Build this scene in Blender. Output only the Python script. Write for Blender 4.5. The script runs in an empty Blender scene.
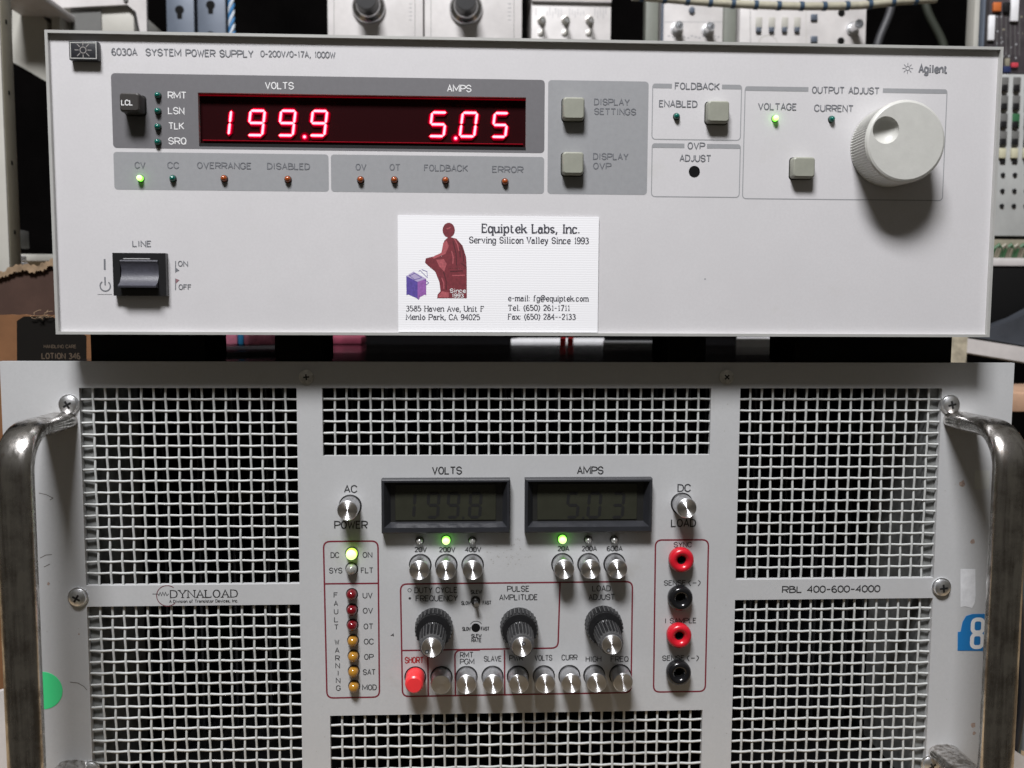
import bpy, bmesh, math, random
from mathutils import Vector, Matrix
random.seed(7)
SC = bpy.context.scene
COL = SC.collection
R = math.radians

# ------------------------------------------------------------------ camera
F_PX = 900.0
CAM = Vector((184.55, -408.98, 12.12))            # millimetres, origin = lower left front corner of the power supply
PITCH, YAW, ROLL = .0832, .0451, .0044
cp, sp, cy, sy, cr, sr = (math.cos(PITCH), math.sin(PITCH), math.cos(YAW), math.sin(YAW), math.cos(ROLL), math.sin(ROLL))
FWD = Vector((sy * cp, cy * cp, -sp)); RT = Vector((cy, -sy, 0)); UP = RT.cross(FWD)
RT, UP = RT * cr + UP * sr, -RT * sr + UP * cr
cam_d = bpy.data.cameras.new('camera'); cam = bpy.data.objects.new('camera', cam_d); COL.objects.link(cam)
m3 = Matrix((RT, UP, -FWD)).transposed()
cam.matrix_world = Matrix.Translation(CAM * .001) @ m3.to_4x4()
cam_d.sensor_width = 36; cam_d.lens = F_PX / 1024 * 36
cam_d.clip_start = .01; cam_d.clip_end = 50
cam_d.dof.use_dof = True; cam_d.dof.focus_distance = .43; cam_d.dof.aperture_fstop = 11
SC.camera = cam
SC.render.resolution_x = 1024; SC.render.resolution_y = 768

# ------------------------------------------------------------------ world (dim warm room) and lamp
W = bpy.data.worlds.new('World'); SC.world = W; W.use_nodes = True
nt = W.node_tree; bg = nt.nodes['Background']
tc = nt.nodes.new('ShaderNodeTexCoord'); sx = nt.nodes.new('ShaderNodeSeparateXYZ'); rp = nt.nodes.new('ShaderNodeValToRGB')
nt.links.new(tc.outputs['Generated'], sx.inputs[0])
mr = nt.nodes.new('ShaderNodeMapRange'); mr.inputs[1].default_value = -1; mr.inputs[2].default_value = 1
nt.links.new(sx.outputs[2], mr.inputs[0]); nt.links.new(mr.outputs[0], rp.inputs[0])
e = rp.color_ramp.elements
e[0].position = 0; e[0].color = (.10, .085, .065, 1)
e[1].position = 1; e[1].color = (.30, .285, .26, 1)
q = rp.color_ramp.elements.new(.5); q.color = (.13, .12, .10, 1)
nt.links.new(rp.outputs[0], bg.inputs[0]); bg.inputs[1].default_value = .42

L = bpy.data.lights.new('ceiling_lamp', 'AREA'); L.shape = 'RECTANGLE'; L.size = .50; L.size_y = .28
L.energy = 51; L.color = (.985, .98, 1.0)
lo = bpy.data.objects.new('ceiling_lamp', L); COL.objects.link(lo)
ldir = Vector((-.30, -1, 1.72)).normalized()
tgt = Vector((.212, 0, -.03))
lo.location = tgt + ldir * 1.7
lo.rotation_euler = ldir.to_track_quat('Z', 'Y').to_euler()
SC.view_settings.view_transform = 'Standard'; SC.view_settings.look = 'None'
SC.view_settings.exposure = 0; SC.view_settings.gamma = 1

# ------------------------------------------------------------------ layout helpers (millimetres)
PU = 2.0          # front sheet of the power supply
PL = 17.4         # front sheet of the electronic load
def at(px, py, y):
    """point of the vertical plane y=const (mm)"""
    d = FWD + RT * ((px - 512) / F_PX) + UP * ((384 - py) / F_PX)
    t = (y - CAM.y) / d.y
    p = CAM + d * t
    return p.x, p.z
def rect(px0, py0, px1, py1, y):
    a, b, c, d = at(px0, py0, y), at(px1, py0, y), at(px0, py1, y), at(px1, py1, y)
    return ((a[0] + c[0]) / 2, (b[0] + d[0]) / 2, (c[1] + d[1]) / 2, (a[1] + b[1]) / 2)   # x0,x1,z0,z1
def mm(px, py, y):   # mm per pixel there
    a, b = at(px, py, y), at(px, py + 10, y)
    return (a[1] - b[1]) / 10

# ------------------------------------------------------------------ materials
MATS = {}
def mat(name, col, rough=.5, metal=0, var=0, scale=60, bump=0, bscale=900, emit=None, es=0, spec=.5, aniso=0, coat=0, var2=None, trans=0, alpha=None):
    if name in MATS: return MATS[name]
    m = bpy.data.materials.new(name); m.use_nodes = True
    n = m.node_tree.nodes; l = m.node_tree.links; b = n['Principled BSDF']
    b.inputs['Base Color'].default_value = (*col, 1); b.inputs['Roughness'].default_value = rough
    b.inputs['Metallic'].default_value = metal; b.inputs['Specular IOR Level'].default_value = spec
    if coat: b.inputs['Coat Weight'].default_value = coat
    if trans: b.inputs['Transmission Weight'].default_value = trans
    t = n.new('ShaderNodeTexCoord')
    if var:
        nz = n.new('ShaderNodeTexNoise'); nz.inputs['Scale'].default_value = scale; nz.inputs['Detail'].default_value = 6
        nz.inputs['Roughness'].default_value = .65
        l.new(t.outputs['Object'], nz.inputs['Vector'])
        mx = n.new('ShaderNodeMix'); mx.data_type = 'RGBA'
        c2 = var2 or tuple(max(0, c * (1 - var)) for c in col); c1 = tuple(min(1, c * (1 + var)) for c in col) if not var2 else col
        mx.inputs[6].default_value = (*c1, 1); mx.inputs[7].default_value = (*c2, 1)
        cr_ = n.new('ShaderNodeMapRange'); cr_.inputs[1].default_value = .3; cr_.inputs[2].default_value = .7
        l.new(nz.outputs[0], cr_.inputs[0]); l.new(cr_.outputs[0], mx.inputs[0]); l.new(mx.outputs[2], b.inputs['Base Color'])
        rr = n.new('ShaderNodeMapRange'); rr.inputs[3].default_value = rough * .85; rr.inputs[4].default_value = min(1, rough * 1.15)
        l.new(nz.outputs[0], rr.inputs[0]); l.new(rr.outputs[0], b.inputs['Roughness'])
    if bump:
        nb = n.new('ShaderNodeTexNoise'); nb.inputs['Scale'].default_value = bscale; nb.inputs['Detail'].default_value = 3
        l.new(t.outputs['Object'], nb.inputs['Vector'])
        bp = n.new('ShaderNodeBump'); bp.inputs['Strength'].default_value = bump; bp.inputs['Distance'].default_value = .0003
        l.new(nb.outputs[0], bp.inputs['Height']); l.new(bp.outputs[0], b.inputs['Normal'])
    if aniso:
        b.inputs['Anisotropic'].default_value = aniso; b.inputs['Anisotropic Rotation'].default_value = .25
        tg = n.new('ShaderNodeTangent'); tg.direction_type = 'RADIAL'; tg.axis = 'Y'
        l.new(tg.outputs[0], b.inputs['Tangent'])
    if emit:
        b.inputs['Emission Color'].default_value = (*emit, 1); b.inputs['Emission Strength'].default_value = es
    MATS[name] = m
    return m

def worn_paint(name, col, dirt, rough=.45, lo_=.60, hi_=.80):
    """powder coat: fine speckle, slight unevenness, a few grubby patches"""
    m = bpy.data.materials.new(name); m.use_nodes = True
    n = m.node_tree.nodes; l = m.node_tree.links; b = n['Principled BSDF']
    t = n.new('ShaderNodeTexCoord')
    def noise(s, d=5, r=.6):
        z = n.new('ShaderNodeTexNoise'); z.inputs['Scale'].default_value = s; z.inputs['Detail'].default_value = d
        z.inputs['Roughness'].default_value = r; l.new(t.outputs['Object'], z.inputs['Vector']); return z
    def rng(src, a, b_, c, d):
        g = n.new('ShaderNodeMapRange'); g.inputs[1].default_value = a; g.inputs[2].default_value = b_
        g.inputs[3].default_value = c; g.inputs[4].default_value = d; l.new(src, g.inputs[0]); return g.outputs[0]
    def mix(f, c1, c2, mode='MIX'):
        x = n.new('ShaderNodeMix'); x.data_type = 'RGBA'; x.blend_type = mode; l.new(f, x.inputs[0])
        for s, c in ((6, c1), (7, c2)):
            if isinstance(c, tuple): x.inputs[s].default_value = (*c, 1)
            else: l.new(c, x.inputs[s])
        return x.outputs[2]
    base = mix(rng(noise(900, 2).outputs[0], .35, .65, 0, 1), tuple(c * .975 for c in col), tuple(min(1, c * 1.02) for c in col))
    base = mix(rng(noise(18, 4).outputs[0], .35, .65, 0, .5), base, tuple(c * .93 for c in col))
    base = mix(rng(noise(30, 8, .7).outputs[0], lo_, hi_, 0, .55), base, dirt)
    l.new(base, b.inputs['Base Color'])
    l.new(rng(noise(120, 4).outputs[0], .3, .7, rough * .9, rough * 1.2), b.inputs['Roughness'])
    bp = n.new('ShaderNodeBump'); bp.inputs['Strength'].default_value = .06; bp.inputs['Distance'].default_value = .0001
    l.new(noise(1400, 2).outputs[0], bp.inputs['Height']); l.new(bp.outputs[0], b.inputs['Normal'])
    MATS[name] = m; return m

M_AG = worn_paint('pale_grey_paint', (.575, .565, .575), (.46, .45, .42), .5, .60, .85)
M_FRAME = mat('frame_paint', (.50, .50, .48), .38, .3, .08, 40, .1)
M_LD = worn_paint('load_grey_paint', (.455, .46, .465), (.33, .32, .29), .5)
M_WIRE = mat('painted_wire', (.46, .47, .46), .5, 0, .1, 300)
M_DKG = mat('dark_grey_ink', (.135, .132, .14), .55, 0, .06, 400)
M_MDG = mat('mid_grey_ink', (.275, .28, .29), .55, 0, .05, 400)
M_LG = mat('label_grey_ink', (.15, .155, .17), .6)
M_LG2 = mat('faint_grey_ink', (.13, .135, .15), .6)
M_WH = mat('white_ink', (.72, .72, .72), .5)
M_BK = mat('black_ink', (.03, .03, .032), .5)
M_RD = mat('maroon_ink', (.17, .018, .03), .5)
M_REDTX = mat('red_ink', (.30, .02, .02), .5)
M_BLK = mat('black_plastic', (.012, .012, .013), .35, 0, .2, 200, .1, 1500)
M_BLKM = mat('matt_black', (.004, .004, .004), .8, spec=.15)
M_BEZ = mat('bezel_plastic', (.021, .022, .026), .4, 0, .2, 120, .1, 1200)
M_BTN = mat('olive_grey_key', (.27, .275, .23), .45, 0, .08, 200, .1, 1500)
M_BTND = mat('dark_brown_key', (.035, .032, .03), .42, 0, .1, 200, .1)
M_KNOB = mat('warm_grey_knob', (.50, .50, .47), .42, 0, .05, 200, .12, 1500)
def spun(name, col):
    m = mat(name, col, .29, 1); n = m.node_tree.nodes; l = m.node_tree.links; b = n['Principled BSDF']
    t = n.new('ShaderNodeTexCoord'); sp_ = n.new('ShaderNodeSeparateXYZ'); l.new(t.outputs['Object'], sp_.inputs[0])
    cb_ = n.new('ShaderNodeCombineXYZ'); l.new(sp_.outputs[0], cb_.inputs[0]); l.new(sp_.outputs[2], cb_.inputs[2])
    def vm(op, *ins):
        v = n.new('ShaderNodeVectorMath'); v.operation = op
        for k, i_ in enumerate(ins): l.new(i_, v.inputs[k])
        return v
    ln = vm('LENGTH', cb_.outputs[0]); nr = vm('NORMALIZE', cb_.outputs[0])
    m1 = n.new('ShaderNodeMath'); m1.operation = 'MULTIPLY'; m1.inputs[1].default_value = 2 * math.pi / .00021; l.new(ln.outputs['Value'], m1.inputs[0])
    m2 = n.new('ShaderNodeMath'); m2.operation = 'SINE'; l.new(m1.outputs[0], m2.inputs[0])
    m3_ = n.new('ShaderNodeMath'); m3_.operation = 'MULTIPLY'; m3_.inputs[1].default_value = .9; l.new(m2.outputs[0], m3_.inputs[0])
    sc = n.new('ShaderNodeVectorMath'); sc.operation = 'SCALE'; l.new(nr.outputs[0], sc.inputs[0]); l.new(m3_.outputs[0], sc.inputs['Scale'])
    g = n.new('ShaderNodeNewGeometry'); ad = vm('ADD', g.outputs['Normal'], sc.outputs[0]); no = vm('NORMALIZE', ad.outputs[0]); l.new(no.outputs[0], b.inputs['Normal'])
    return m
M_ALU = spun('spun_aluminium', (.60, .61, .63))
M_ALUS = mat('aluminium_side', (.62, .62, .63), .38, 1, .1, 300)
pass
def chrome():
    m = mat('worn_chrome', (.58, .55, .52), .27, 1); n = m.node_tree.nodes; l = m.node_tree.links; b = n['Principled BSDF']
    t = n.new('ShaderNodeTexCoord'); mp = n.new('ShaderNodeMapping'); mp.inputs['Scale'].default_value = (1, 1, .06); l.new(t.outputs['Object'], mp.inputs[0])
    a_ = n.new('ShaderNodeTexNoise'); a_.inputs['Scale'].default_value = 420; a_.inputs['Detail'].default_value = 5; l.new(mp.outputs[0], a_.inputs['Vector'])
    c_ = n.new('ShaderNodeTexNoise'); c_.inputs['Scale'].default_value = 90; c_.inputs['Detail'].default_value = 8; c_.inputs['Roughness'].default_value = .7; l.new(t.outputs['Object'], c_.inputs['Vector'])
    mu = n.new('ShaderNodeMath'); mu.operation = 'MULTIPLY'; l.new(a_.outputs[0], mu.inputs[0]); l.new(c_.outputs[0], mu.inputs[1])
    rp_ = n.new('ShaderNodeValToRGB'); l.new(mu.outputs[0], rp_.inputs[0]); e_ = rp_.color_ramp.elements
    e_[0].position = .16; e_[0].color = (.24, .215, .19, 1); e_[1].position = .32; e_[1].color = (.76, .74, .72, 1); l.new(rp_.outputs[0], b.inputs['Base Color'])
    rr = n.new('ShaderNodeMapRange'); rr.inputs[1].default_value = .15; rr.inputs[2].default_value = .35; rr.inputs[3].default_value = .34; rr.inputs[4].default_value = .15; l.new(mu.outputs[0], rr.inputs[0]); l.new(rr.outputs[0], b.inputs['Roughness'])
    bp = n.new('ShaderNodeBump'); bp.inputs['Strength'].default_value = .25; bp.inputs['Distance'].default_value = .0004; l.new(a_.outputs[0], bp.inputs['Height']); l.new(bp.outputs[0], b.inputs['Normal']); return m
M_SCR = mat('zinc_screw', (.86, .88, .92), .34, 1, .25, 500, .2, 900)
M_SCRD = mat('dull_screw', (.62, .6, .56), .4, 1, .3, 500, .2, 900)
M_RUB = mat('grooved_knob_plastic', (.060, .060, .061), .5, 0, .35, 300, .15)
M_RJ = mat('red_plastic', (.50, .010, .022), .28, 0, .08, 200)
M_RB = mat('red_button_plastic', (.78, .04, .045), .3, 0, .05, 200)
M_BJ = mat('black_jack_plastic', (.008, .008, .009), .18)
M_LGRN = mat('green_lens', (.004, .11, .085), .12, spec=.8)
M_LAMB = mat('amber_lens', (.28, .06, .012), .12, spec=.8)
M_LRED = mat('red_lens', (.13, .004, .008), .12, spec=.8)
M_LYEL = mat('yellow_lens', (.34, .165, .02), .12, spec=.8)
M_LCLR = mat('clear_lens', (.36, .36, .34), .08, .4, .3, 900, spec=.9)
M_LRIM = mat('lamp_rim', (.06, .06, .06), .3, .6)
M_GLOW = mat('lit_green_lens', (.2, .6, .1), .3, emit=(.20, 1.0, .06), es=2.6)
M_GLOWC = mat('lit_green_core', (.6, .9, .4), .3, emit=(.62, 1.0, .28), es=1.7)
M_GLOWY = mat('lit_lime_lens', (.5, .8, .1), .3, emit=(.55, 1.0, .08), es=1.3)
M_SEGC = mat('lit_segment_core', (.5, .1, .1), .4, emit=(1.0, .095, .115), es=8)
M_SEG = mat('lit_segment', (.4, .0, .02), .4, emit=(1.0, .004, .035), es=5)
M_HAL1 = mat('painted_glow_inner', (.05, .0, .0), .5, spec=0, emit=(1.0, .0, .05), es=.42)  # glow round the digits, painted as a weak emissive colour
M_HAL2 = mat('painted_glow_outer', (.03, .0, .0), .5, spec=0, emit=(1.0, .0, .04), es=.15)
M_RFILT = mat('red_filter_back', (.016, .0012, .002), .5, spec=.05)
M_RGLS = mat('red_edge_glint', (.25, .004, .015), .3, emit=(.8, .0, .02), es=.14)  # reflection along the window edges, painted as faint emission
M_LCD = mat('lcd_glass', (.030, .031, .022), .22, 0, .15, 60)
M_LCDD = mat('lcd_inner', (.012, .012, .011), .5, 0, .25, 200)
M_LCDS = mat('lcd_segment', (.002, .002, .002), .7)
def card_mat():
    m = bpy.data.materials.new('laid_card'); m.use_nodes = True
    n = m.node_tree.nodes; l = m.node_tree.links; b = n['Principled BSDF']
    b.inputs['Base Color'].default_value = (.83, .83, .85, 1); b.inputs['Roughness'].default_value = .7
    t = n.new('ShaderNodeTexCoord'); w = n.new('ShaderNodeTexWave'); w.bands_direction = 'Z'; w.inputs['Scale'].default_value = 300
    w.inputs['Distortion'].default_value = 1.5; w.inputs['Detail'].default_value = 2
    l.new(t.outputs['Object'], w.inputs[0])
    bp = n.new('ShaderNodeBump'); bp.inputs['Strength'].default_value = .09; bp.inputs['Distance'].default_value = .0002
    l.new(w.outputs[1], bp.inputs['Height']); l.new(bp.outputs[0], b.inputs['Normal']); return m
M_CARD = card_mat()

M_CHR = chrome()
# ------------------------------------------------------------------ mesh builder
ORG = {}
class MB:
    def __init__(s): s.bm = bmesh.new(); s.mats = []
    def mi(s, m):
        if m not in s.mats: s.mats.append(m)
        return s.mats.index(m)
    def face(s, vs, i):
        try:
            f = s.bm.faces.new(vs); f.material_index = i
        except ValueError: pass
    def box(s, x0, x1, y0, y1, z0, z1, m, bev=0, seg=2):
        i = s.mi(m)
        r = bmesh.ops.create_cube(s.bm, size=1)
        vs = r['verts']
        for v in vs:
            v.co = Vector(((x0 + x1) / 2 + v.co.x * (x1 - x0), (y0 + y1) / 2 + v.co.y * (y1 - y0), (z0 + z1) / 2 + v.co.z * (z1 - z0)))
        fs = {f for v in vs for f in v.link_faces}
        for f in fs: f.material_index = i
        if bev:
            es = list({e_ for v in vs for e_ in v.link_edges})
            r = bmesh.ops.bevel(s.bm, geom=es, offset=bev, segments=seg, affect='EDGES', profile=.5)
            for f in r['faces']: f.material_index = i
        return s
    def poly(s, pts, y, m):
        i = s.mi(m); s.face([s.bm.verts.new((p[0], y, p[1])) for p in pts], i); return s
    def prism(s, pts, y0, y1, m, m_side=None):
        """pts in x,z (ccw seen from the front), y0 front, y1 back"""
        i = s.mi(m); j = s.mi(m_side or m)
        a = [s.bm.verts.new((p[0], y0, p[1])) for p in pts]; b = [s.bm.verts.new((p[0], y1, p[1])) for p in pts]
        s.face(a, i); s.face(b[::-1], j); n = len(pts)
        for k in range(n): s.face([a[k], b[k], b[(k + 1) % n], a[(k + 1) % n]], j)
        return s
    def strip(s, pts, w, y, m, closed=False, wf=None):
        """flat mitred line of width w in the x,z plane"""
        i = s.mi(m); n = len(pts); L_, R_ = [], []
        for k in range(n):
            p = Vector(pts[k])
            a = Vector(pts[k - 1]) if (k > 0 or closed) else None
            b = Vector(pts[(k + 1) % n]) if (k < n - 1 or closed) else None
            d1 = (p - a).normalized() if a is not None and (p - a).length > 1e-9 else None
            d2 = (b - p).normalized() if b is not None and (b - p).length > 1e-9 else None
            d1 = d1 or d2; d2 = d2 or d1
            if d1 is None: return s
            d = d1 + d2
            if d.length < .2: d = d1
            d.normalize(); nrm = Vector((-d.y, d.x))
            c = max(.45, abs(nrm.dot(Vector((-d1.y, d1.x)))))
            hw = (wf(d) if wf else w) / 2 / c
            L_.append(s.bm.verts.new((p.x + nrm.x * hw, y, p.y + nrm.y * hw)))
            R_.append(s.bm.verts.new((p.x - nrm.x * hw, y, p.y - nrm.y * hw)))
        for k in range(n if closed else n - 1):
            k2 = (k + 1) % n
            s.face([R_[k], R_[k2], L_[k2], L_[k]], i)
        return s
    def lathe(s, cx, cz, prof, m, seg=32, cap_m=None, ridge=None):
        """prof: (radius, y[, groove depth]) from back to front around an axis along y"""
        i = s.mi(m); ci = s.mi(cap_m or m); rings = []; kf = (lambda k: int(k % 4 >= 2)) if ridge else (lambda k: k % 2); gi = s.mi(ridge) if ridge else i
        for pi_, p in enumerate(prof):
            r, y = p[0], p[1]; g = p[2] if len(p) > 2 else 0
            if r < 2e-3: rings.append([s.bm.verts.new((cx, y, cz))]); continue
            rings.append([s.bm.verts.new((cx + (r - g * kf(k)) * math.cos(2 * math.pi * k / seg), y, cz + (r - g * kf(k)) * math.sin(2 * math.pi * k / seg))) for k in range(seg)])
        for a, b in zip(rings, rings[1:]):
            if len(a) == 1 and len(b) == 1: continue
            last = b is rings[-1] and cap_m
            if len(b) == 1:
                for k in range(seg): s.face([a[k], a[(k + 1) % seg], b[0]], ci if last else i)
            elif len(a) == 1:
                for k in range(seg): s.face([a[0], b[(k + 1) % seg], b[k]], i)
            else:
                for k in range(seg): s.face([a[k], a[(k + 1) % seg], b[(k + 1) % seg], b[k]], gi if ridge and k % 4 >= 1 and len(prof[rings.index(b)]) > 2 and prof[rings.index(b)][2] else i)
        return s
    def tube(s, pts, r, m, seg=8, cap=True, ry=None):
        i = s.mi(m); rings = []; n = len(pts); pts = [Vector(p) for p in pts]; prev = None
        for k in range(n):
            t = (pts[min(k + 1, n - 1)] - pts[max(k - 1, 0)]).normalized()
            if prev is None:
                u = t.orthogonal().normalized()
            else: u = (prev - t * prev.dot(t)).normalized()
            prev = u; v = t.cross(u); rk = r[k] if isinstance(r, (list, tuple)) else r
            rings.append([s.bm.verts.new(pts[k] + u * rk * math.cos(2 * math.pi * j / seg) + v * rk * math.sin(2 * math.pi * j / seg)) for j in range(seg)])
        for a, b in zip(rings, rings[1:]):
            for j in range(seg): s.face([a[j], a[(j + 1) % seg], b[(j + 1) % seg], b[j]], i)
        if cap: s.face(rings[0][::-1], i); s.face(rings[-1], i)
        return s
    def build(s, name, parent=None, smooth=True, ang=38, origin=None, fix=True):
        bm = s.bm
        if fix: bmesh.ops.recalc_face_normals(bm, faces=bm.faces)
        vs = [v.co for v in bm.verts]
        if origin is None:
            lo_ = Vector([min(v[i] for v in vs) for i in range(3)]); hi_ = Vector([max(v[i] for v in vs) for i in range(3)])
            origin = (lo_ + hi_) / 2
            if parent is None: origin.z = lo_.z
        origin = Vector(origin)
        for v in bm.verts: v.co = (v.co - origin) * .001
        me = bpy.data.meshes.new(name); bm.to_mesh(me); bm.free()
        for m in s.mats: me.materials.append(m)
        if smooth:
            for p in me.polygons: p.use_smooth = True
            me.set_sharp_from_angle(angle=R(ang))
        o = bpy.data.objects.new(name, me); COL.objects.link(o)
        if parent is not None:
            o.parent = parent; o.location = (origin - ORG[parent.name]) * .001
        else: o.location = origin * .001
        ORG[o.name] = origin
        return o
def empty(name, loc, label, cat, group=None):
    o = bpy.data.objects.new(name, None); COL.objects.link(o); o.location = Vector(loc) * .001; o.empty_display_size = .02
    ORG[o.name] = Vector(loc); return tag(o, label, cat, group)
def tag(o, label, cat, group=None):
    o['label'] = label; o['category'] = cat
    if group: o['group'] = group
    return o
def rrect(x0, x1, z0, z1, r, n=5):
    out = []
    for cx, cz, a0 in ((x1 - r, z0 + r, -90), (x1 - r, z1 - r, 0), (x0 + r, z1 - r, 90), (x0 + r, z0 + r, 180)):
        for k in range(n + 1):
            a = R(a0 + 90 * k / n); out.append((cx + r * math.cos(a), cz + r * math.sin(a)))
    return out
def circ(cx, cz, r, n=24): return [(cx + r * math.cos(2 * math.pi * k / n), cz + r * math.sin(2 * math.pi * k / n)) for k in range(n)]

def plate(mb, x0, x1, z0, z1, y0, y1, holes, m):
    """sheet with rectangular holes; no inner seams"""
    i = mb.mi(m)
    xs = sorted({x0, x1, *[h[0] for h in holes], *[h[1] for h in holes]}); zs = sorted({z0, z1, *[h[2] for h in holes], *[h[3] for h in holes]})
    V = {}
    def v(x, y, z):
        k = (round(x, 4), round(y, 4), round(z, 4))
        if k not in V: V[k] = mb.bm.verts.new((x, y, z))
        return V[k]
    def solid(a, b):
        if a < 0 or b < 0 or a >= len(xs) - 1 or b >= len(zs) - 1: return False
        cx, cz = (xs[a] + xs[a + 1]) / 2, (zs[b] + zs[b + 1]) / 2
        return not any(h[0] < cx < h[1] and h[2] < cz < h[3] for h in holes)
    for a in range(len(xs) - 1):
        for b in range(len(zs) - 1):
            if not solid(a, b): continue
            X0, X1, Z0, Z1 = xs[a], xs[a + 1], zs[b], zs[b + 1]
            mb.face([v(X0, y0, Z0), v(X1, y0, Z0), v(X1, y0, Z1), v(X0, y0, Z1)], i)
            mb.face([v(X0, y1, Z1), v(X1, y1, Z1), v(X1, y1, Z0), v(X0, y1, Z0)], i)
            if not solid(a - 1, b): mb.face([v(X0, y0, Z0), v(X0, y0, Z1), v(X0, y1, Z1), v(X0, y1, Z0)], i)
            if not solid(a + 1, b): mb.face([v(X1, y0, Z0), v(X1, y1, Z0), v(X1, y1, Z1), v(X1, y0, Z1)], i)
            if not solid(a, b - 1): mb.face([v(X0, y0, Z0), v(X0, y1, Z0), v(X1, y1, Z0), v(X1, y0, Z0)], i)
            if not solid(a, b + 1): mb.face([v(X0, y0, Z1), v(X1, y0, Z1), v(X1, y1, Z1), v(X0, y1, Z1)], i)

# ------------------------------------------------------------------ lettering
GL = {
'A': (6, "00 39 60;13 53"), 'B': (6, "30 00 09 39;~39 58 57 35;05 35;~35 64 61 30"), 'C': (6, "~67 49 29 07 02 20 40 62"),
'D': (6, "20 00 09 29;~29 58 65 64 51 20"), 'E': (5, "59 09 00 50;05 45"), 'F': (5, "59 09 00;05 45"),
'G': (6, "~67 49 29 07 02 20 40 62;62 64 44"), 'H': (6, "00 09;60 69;05 65"), 'I': (2, "10 19"), 'J': (4, "49 42;~42 20 01"),
'K': (6, "00 09;69 04;25 60"), 'L': (5, "09 00 50"), 'M': (8, "00 09 42 89 80"), 'N': (6, "00 09 60 69"),
'O': (6, "~39 18 05 04 11 30 51 64 65 58 39"), 'P': (6, "00 09 39;~39 68 65 34;34 04"), 'Q': (6, "~39 18 05 04 11 30 51 64 65 58 39;42 60"),
'R': (6, "00 09 39;~39 68 65 34;04 34 60"), 'S': (6, "~67 49 29 07 15 54 62 40 20 02"), 'T': (6, "09 69;39 30"),
'U': (6, "09 02;~02 20 40 62;62 69"), 'V': (6, "09 30 69"), 'W': (8, "09 20 47 60 89"), 'X': (6, "00 69;09 60"), 'Y': (6, "09 34 69;34 30"), 'Z': (6, "09 69 00 60"),
'0': (5, "~29 07 02 20 30 52 57 39 29"), '1': (3, "17 29 20"), '2': (5, "~07 19 39 57 45 00;00 50"), '3': (5, "~08 29 48 46 25;~25 44 52 30 10 01"),
'4': (5, "40 49 03 53"), '5': (5, "49 09 05;~05 26 45 53 41 20 01"), '6': (5, "~48 29 06 02 20 40 52 44 25 03"), '7': (5, "09 59 20"),
'8': (5, "~29 18 17 25 35 47 48 39 29;~25 03 01 20 30 51 53 35 25"), '9': (5, "~57 39 19 06 14 34 57;~57 53 30 10 01"),
'.': (1, "00 01"), ',': (1, "11 0b"), '-': (4, "04 44"), '(': (2, "~29 06 03 2b"), ')': (2, "~09 26 23 0b"), ':': (1, "00 01;05 06"), '/': (4, "00 49"),
'@': (8, "~56 36 23 32 52 57;~52 72 85 69 29 04 2a 6a"),
'a': (5, "~05 26 45 44;44 40;~44 14 02 10 30 42"), 'b': (5, "09 00;~04 26 46 53 40 20 02"), 'c': (5, "~55 36 16 03 10 30 51"),
'd': (5, "59 50;~54 36 16 03 10 30 52"), 'e': (5, "03 53;~53 46 26 03 20 40 51"), 'f': (4, "~49 29 17;17 10;06 36"),
'g': (5, "56 51;~54 36 16 03 10 30 52;~51 4c 1c 0b"), 'h': (5, "09 00;~04 26 46 54;54 50"), 'i': (2, "16 10;18 19"), 'k': (5, "09 00;56 03;24 50"),
'l': (2, "19 10"), 'm': (8, "06 00;~04 16 36 44;44 40;~44 56 76 84;84 80"), 'n': (5, "06 00;~04 26 46 54;54 50"), 'o': (5, "~26 03 20 30 53 36 26"),
'p': (5, "06 0c;~04 26 46 53 40 20 02"), 'q': (5, "56 5c;~54 36 16 03 10 30 52"), 'r': (4, "06 00;~04 26 45"), 's': (4, "~45 26 05 13 32 41 20 01"),
't': (4, "18 11;~11 20 40;06 36"), 'u': (5, "06 02;~02 10 30 52;56 50"), 'v': (5, "06 30 56"), 'x': (5, "00 56;06 50"), 'y': (5, "06 30;56 30 1c"), ' ': (3, "")}
def catmull(P, n=5):
    closed = P[0] == P[-1] and len(P) > 3
    Q = P[:-1] if closed else P; N = len(Q); out = []
    for k in range(N if closed else N - 1):
        g = lambda j: Q[j % N] if closed else Q[max(0, min(N - 1, j))]
        a, b, c, d = g(k - 1), g(k), g(k + 1), g(k + 2)
        for j in range(n):
            t = j / n
            out.append(tuple(.5 * (2 * b[i] + (c[i] - a[i]) * t + (2 * a[i] - 5 * b[i] + 4 * c[i] - d[i]) * t * t + (3 * b[i] - a[i] - 3 * c[i] + d[i]) * t ** 3) for i in (0, 1)))
    if not closed: out.append(Q[-1])
    return out, closed
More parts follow.
